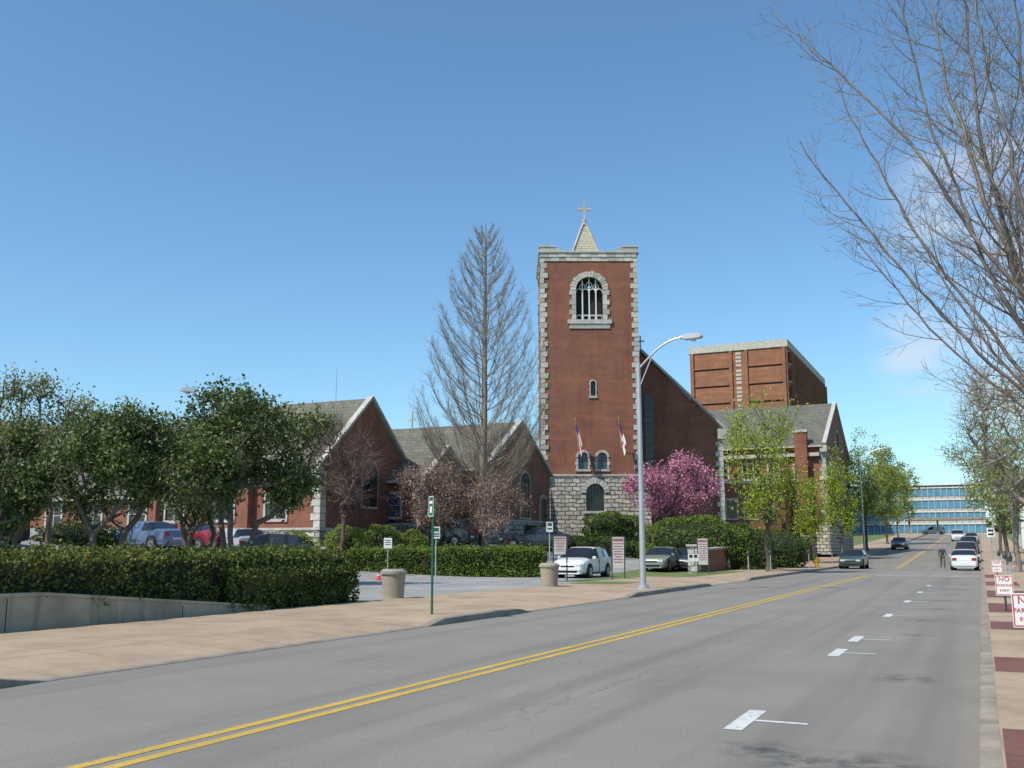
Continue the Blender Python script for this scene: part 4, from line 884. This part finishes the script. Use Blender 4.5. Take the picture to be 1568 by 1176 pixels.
sign('parking_sign',1.7,44.8,.13,.3,.45,2.6,math.radians(10),M['white'],post=M['metal'],lines=[(.1,.3,.7,M['green']),(.6,.15,.7,M['green'])])
T1=[('NO',.15,.2,M['red']),('PARKING',.085,.5,M['red']),('EVENT',.07,.75,M['red'])]
x,y=W(15.8,.52); sign('no_parking_sign',x,y,.13,.38,.47,.83,STREET,M['white'],txt=T1,border=M['red'])
x,y=W(26,.42); sign('no_parking_sign',x,y,.13,.38,.47,.83,STREET,M['white'],txt=T1,border=M['red'])
x,y=W(44,.5); sign('no_parking_sign',x,y,.13,.38,.47,.95,STREET,M['white'],txt=T1,border=M['red'])
x,y=W(70,.6); sign('traffic_sign',x,y,.13,.45,.6,2.7,STREET,M['white'],post=M['metal'],lines=[(.2,.2,.7,M['dark']),(.6,.2,.7,M['dark'])])
for s in (52,58,72,84):
    x,y=W(s,-11); m=B('parking_meter',(x,y,gz(x,y)),STREET); m.cyl('post',M['metal'],(0,0,0),(0,0,1.05),.03,.03,8); m.cyl('head',M['darkmetal'],(0,0,1.05),(0,0,1.18),.07,.09,10); m.cyl('head_cap',M['darkmetal'],(0,0,1.18),(0,0,1.33),.09,.03,10); m.finish()
for s in (34,41,55):
    x,y=W(s,.75); m=B('parking_meter',(x,y,.13),STREET); m.cyl('post',M['metal'],(0,0,0),(0,0,1.05),.03,.03,8); m.cyl('head',M['darkmetal'],(0,0,1.05),(0,0,1.18),.07,.09,10); m.cyl('head_cap',M['darkmetal'],(0,0,1.18),(0,0,1.33),.09,.03,10); m.finish()
x,y=W(77,-11.2); hz_=gz(x,y); h=B('fire_hydrant',(x,y,hz_)); Yp=M['yellowp']
h.cyl('flange',Yp,(0,0,0),(0,0,.06),.19,.19); h.cyl('barrel',Yp,(0,0,.06),(0,0,.62),.13,.12); h.cyl('collar',Yp,(0,0,.58),(0,0,.64),.17,.17); h.cyl('bonnet',Yp,(0,0,.64),(0,0,.78),.14,.06); h.cyl('nut',Yp,(0,0,.78),(0,0,.85),.035,.035,6); h.cyl('side_outlets',Yp,(-.24,0,.45),(.24,0,.45),.06,.06); h.cyl('front_outlet',Yp,(0,-.26,.42),(0,0,.42),.085,.085); h.finish()
tc=B('traffic_cone',(-6.15,46,gz(-6.15,46)+.02)); tc.box('base',M['orange'],-.15,.15,-.15,.15,0,.03); tc.cyl('cone',M['orange'],(0,0,.03),(0,0,.36),.11,.03); tc.cyl('band',M['white'],(0,0,.2),(0,0,.25),.073,.059); tc.finish()
# ---------------------------------------------------------------- pedestrian
def person(X,Y,z,rot):
    e=bpy.data.objects.new('pedestrian',None); sc.collection.objects.link(e); e.location=(X,Y,z); e.rotation_euler=(0,0,rot)
    def skin(n,V,E,R,mat,sub=2):
        me=bpy.data.meshes.new(n); me.from_pydata(V,E,[]); o=bpy.data.objects.new(n,me); sc.collection.objects.link(o); o.parent=e
        mo=o.modifiers.new('s','SKIN'); 
        for i,r in enumerate(R): me.skin_vertices[0].data[i].radius=(r,r*.85)
        me.skin_vertices[0].data[0].use_root=True; o.modifiers.new('u','SUBSURF').levels=sub; o.modifiers['u'].render_levels=sub
        me.materials.append(mat); mo.use_smooth_shade=True; return o
    shirt=plain('dark_shirt',(.05,.05,.06),None,.9); tr=plain('khaki_trousers',(.10,.085,.07),None,.9); sk=plain('skin',(.42,.25,.18),None,.6); hair=plain('hair',(.03,.02,.015),None,.8)
    skin('trousers',[(0,0,.95),(.1,0,.9),(.11,-.08,.5),(.11,.0,.08),(-.1,0,.9),(-.1,.12,.5),(-.1,.22,.1)],[(0,1),(1,2),(2,3),(0,4),(4,5),(5,6)],[.14,.1,.07,.055,.1,.07,.055],tr)
    skin('shirt',[(0,0,.95),(0,0,1.15),(0,0,1.36),(0,0,1.46),(.17,0,1.4),(.24,-.02,1.14),(.25,-.1,.92),(-.17,0,1.4),(-.24,.04,1.14),(-.25,.06,.9)],[(0,1),(1,2),(2,3),(2,4),(4,5),(5,6),(2,7),(7,8),(8,9)],[.15,.14,.15,.07,.075,.055,.04,.075,.055,.04],shirt)
    skin('neck_and_head',[(0,0,1.42),(0,-.01,1.54),(0,-.015,1.62),(0,-.01,1.72)],[(0,1),(1,2),(2,3)],[.055,.06,.085,.07],sk)
    skin('hair',[(0,.02,1.64),(0,.015,1.73)],[(0,1)],[.09,.075],hair)
    for s_ in (1,-1):
        wx=.25*s_; wy=-.1 if s_>0 else .06; wz=.92 if s_>0 else .9
        V=[(wx,wy,wz+.02),(wx,wy-.01,wz-.06)];E=[(0,1)];R=[.028,.034]
        skin('palm',V,E,R,sk,1)
        for f in range(5):
            yy=wy-.035+.018*f; l=(.05,.075,.08,.075,.06)[f]; skin('finger',[(wx,yy,wz-.08),(wx-.006*s_,yy-.004,wz-.08-l*.5),(wx-.02*s_,yy-.004,wz-.08-l)],[(0,1),(1,2)],[.009,.009,.007],sk,1)
        lx=.11 if s_>0 else -.1; ly=0 if s_>0 else .22; skin('shoe',[(lx,ly+.04,.05),(lx,ly-.08,.045),(lx,ly-.17,.04)],[(0,1),(1,2)],[.05,.045,.035],hair,1)
x,y=W(83,-2.75); person(x,y,gz(x,y),math.radians(-15))
# ---------------------------------------------------------------- camera, light, world
cam=bpy.data.cameras.new('camera'); co=bpy.data.objects.new('camera',cam); sc.collection.objects.link(co); co.location=(0,0,1.6); co.rotation_euler=(math.radians(90+9.46),0,0)
cam.sensor_width=36; cam.lens=36*1500/1568; cam.clip_end=8000; cam.clip_start=.1; sc.camera=co
az=math.radians(232); el=math.radians(50)
sv=Vector((math.sin(az)*math.cos(el),math.cos(az)*math.cos(el),math.sin(el)))
su=bpy.data.lights.new('sun','SUN'); so=bpy.data.objects.new('sun',su); sc.collection.objects.link(so); su.energy=5.0; su.angle=math.radians(.5); su.color=(1,.94,.84); so.rotation_euler=sv.to_track_quat('Z','Y').to_euler()
w=bpy.data.worlds.new('World'); sc.world=w; w.use_nodes=True; nt=w.node_tree; bgn=nt.nodes['Background']; bgn.inputs[1].default_value=.15
sk=nt.nodes.new('ShaderNodeTexSky'); sk.sky_type='NISHITA'; sk.sun_disc=False; sk.sun_elevation=el; sk.sun_rotation=az; sk.air_density=1.0; sk.dust_density=.6; sk.ozone_density=2.0
tcw=nt.nodes.new('ShaderNodeTexCoord'); mp=N(nt,'ShaderNodeMapping'); mp.inputs['Scale'].default_value=(1,1,3.2); nt.links.new(tcw.outputs['Generated'],mp.inputs[0])
tint=N(nt,'ShaderNodeVectorMath',operation='MULTIPLY'); tint.inputs[1].default_value=(.82,1.08,1.17); nt.links.new(sk.outputs[0],tint.inputs[0])
nz=noise(nt,7,7,.62,mp.outputs[0]); f1=ramp(nt,nz,.42,.66)
def blob(d,rad):
    d=Vector(d).normalized(); n=N(nt,'ShaderNodeVectorMath',operation='DISTANCE'); n.inputs[1].default_value=d; nt.links.new(tcw.outputs['Generated'],n.inputs[0]); return ramp(nt,n.outputs['Value'],rad,0.0)
b1=blob((.44,.845,.305),.11); b2=blob((.39,.902,.186),.06); b3=blob((.46,.86,.16),.09)
mm=math_(nt,'MAXIMUM',math_(nt,'MAXIMUM',b1,b2),b3); mm=ramp(nt,mm,0,.55)
fc=math_(nt,'MULTIPLY',math_(nt,'MULTIPLY',mm,f1),.8)
col=mixc(nt,fc,tint.outputs[0],(5.0,5.4,5.9)); nt.links.new(col,bgn.inputs[0])
print('faces',sum(len(o.data.polygons) for o in sc.objects if o.type=='MESH'))
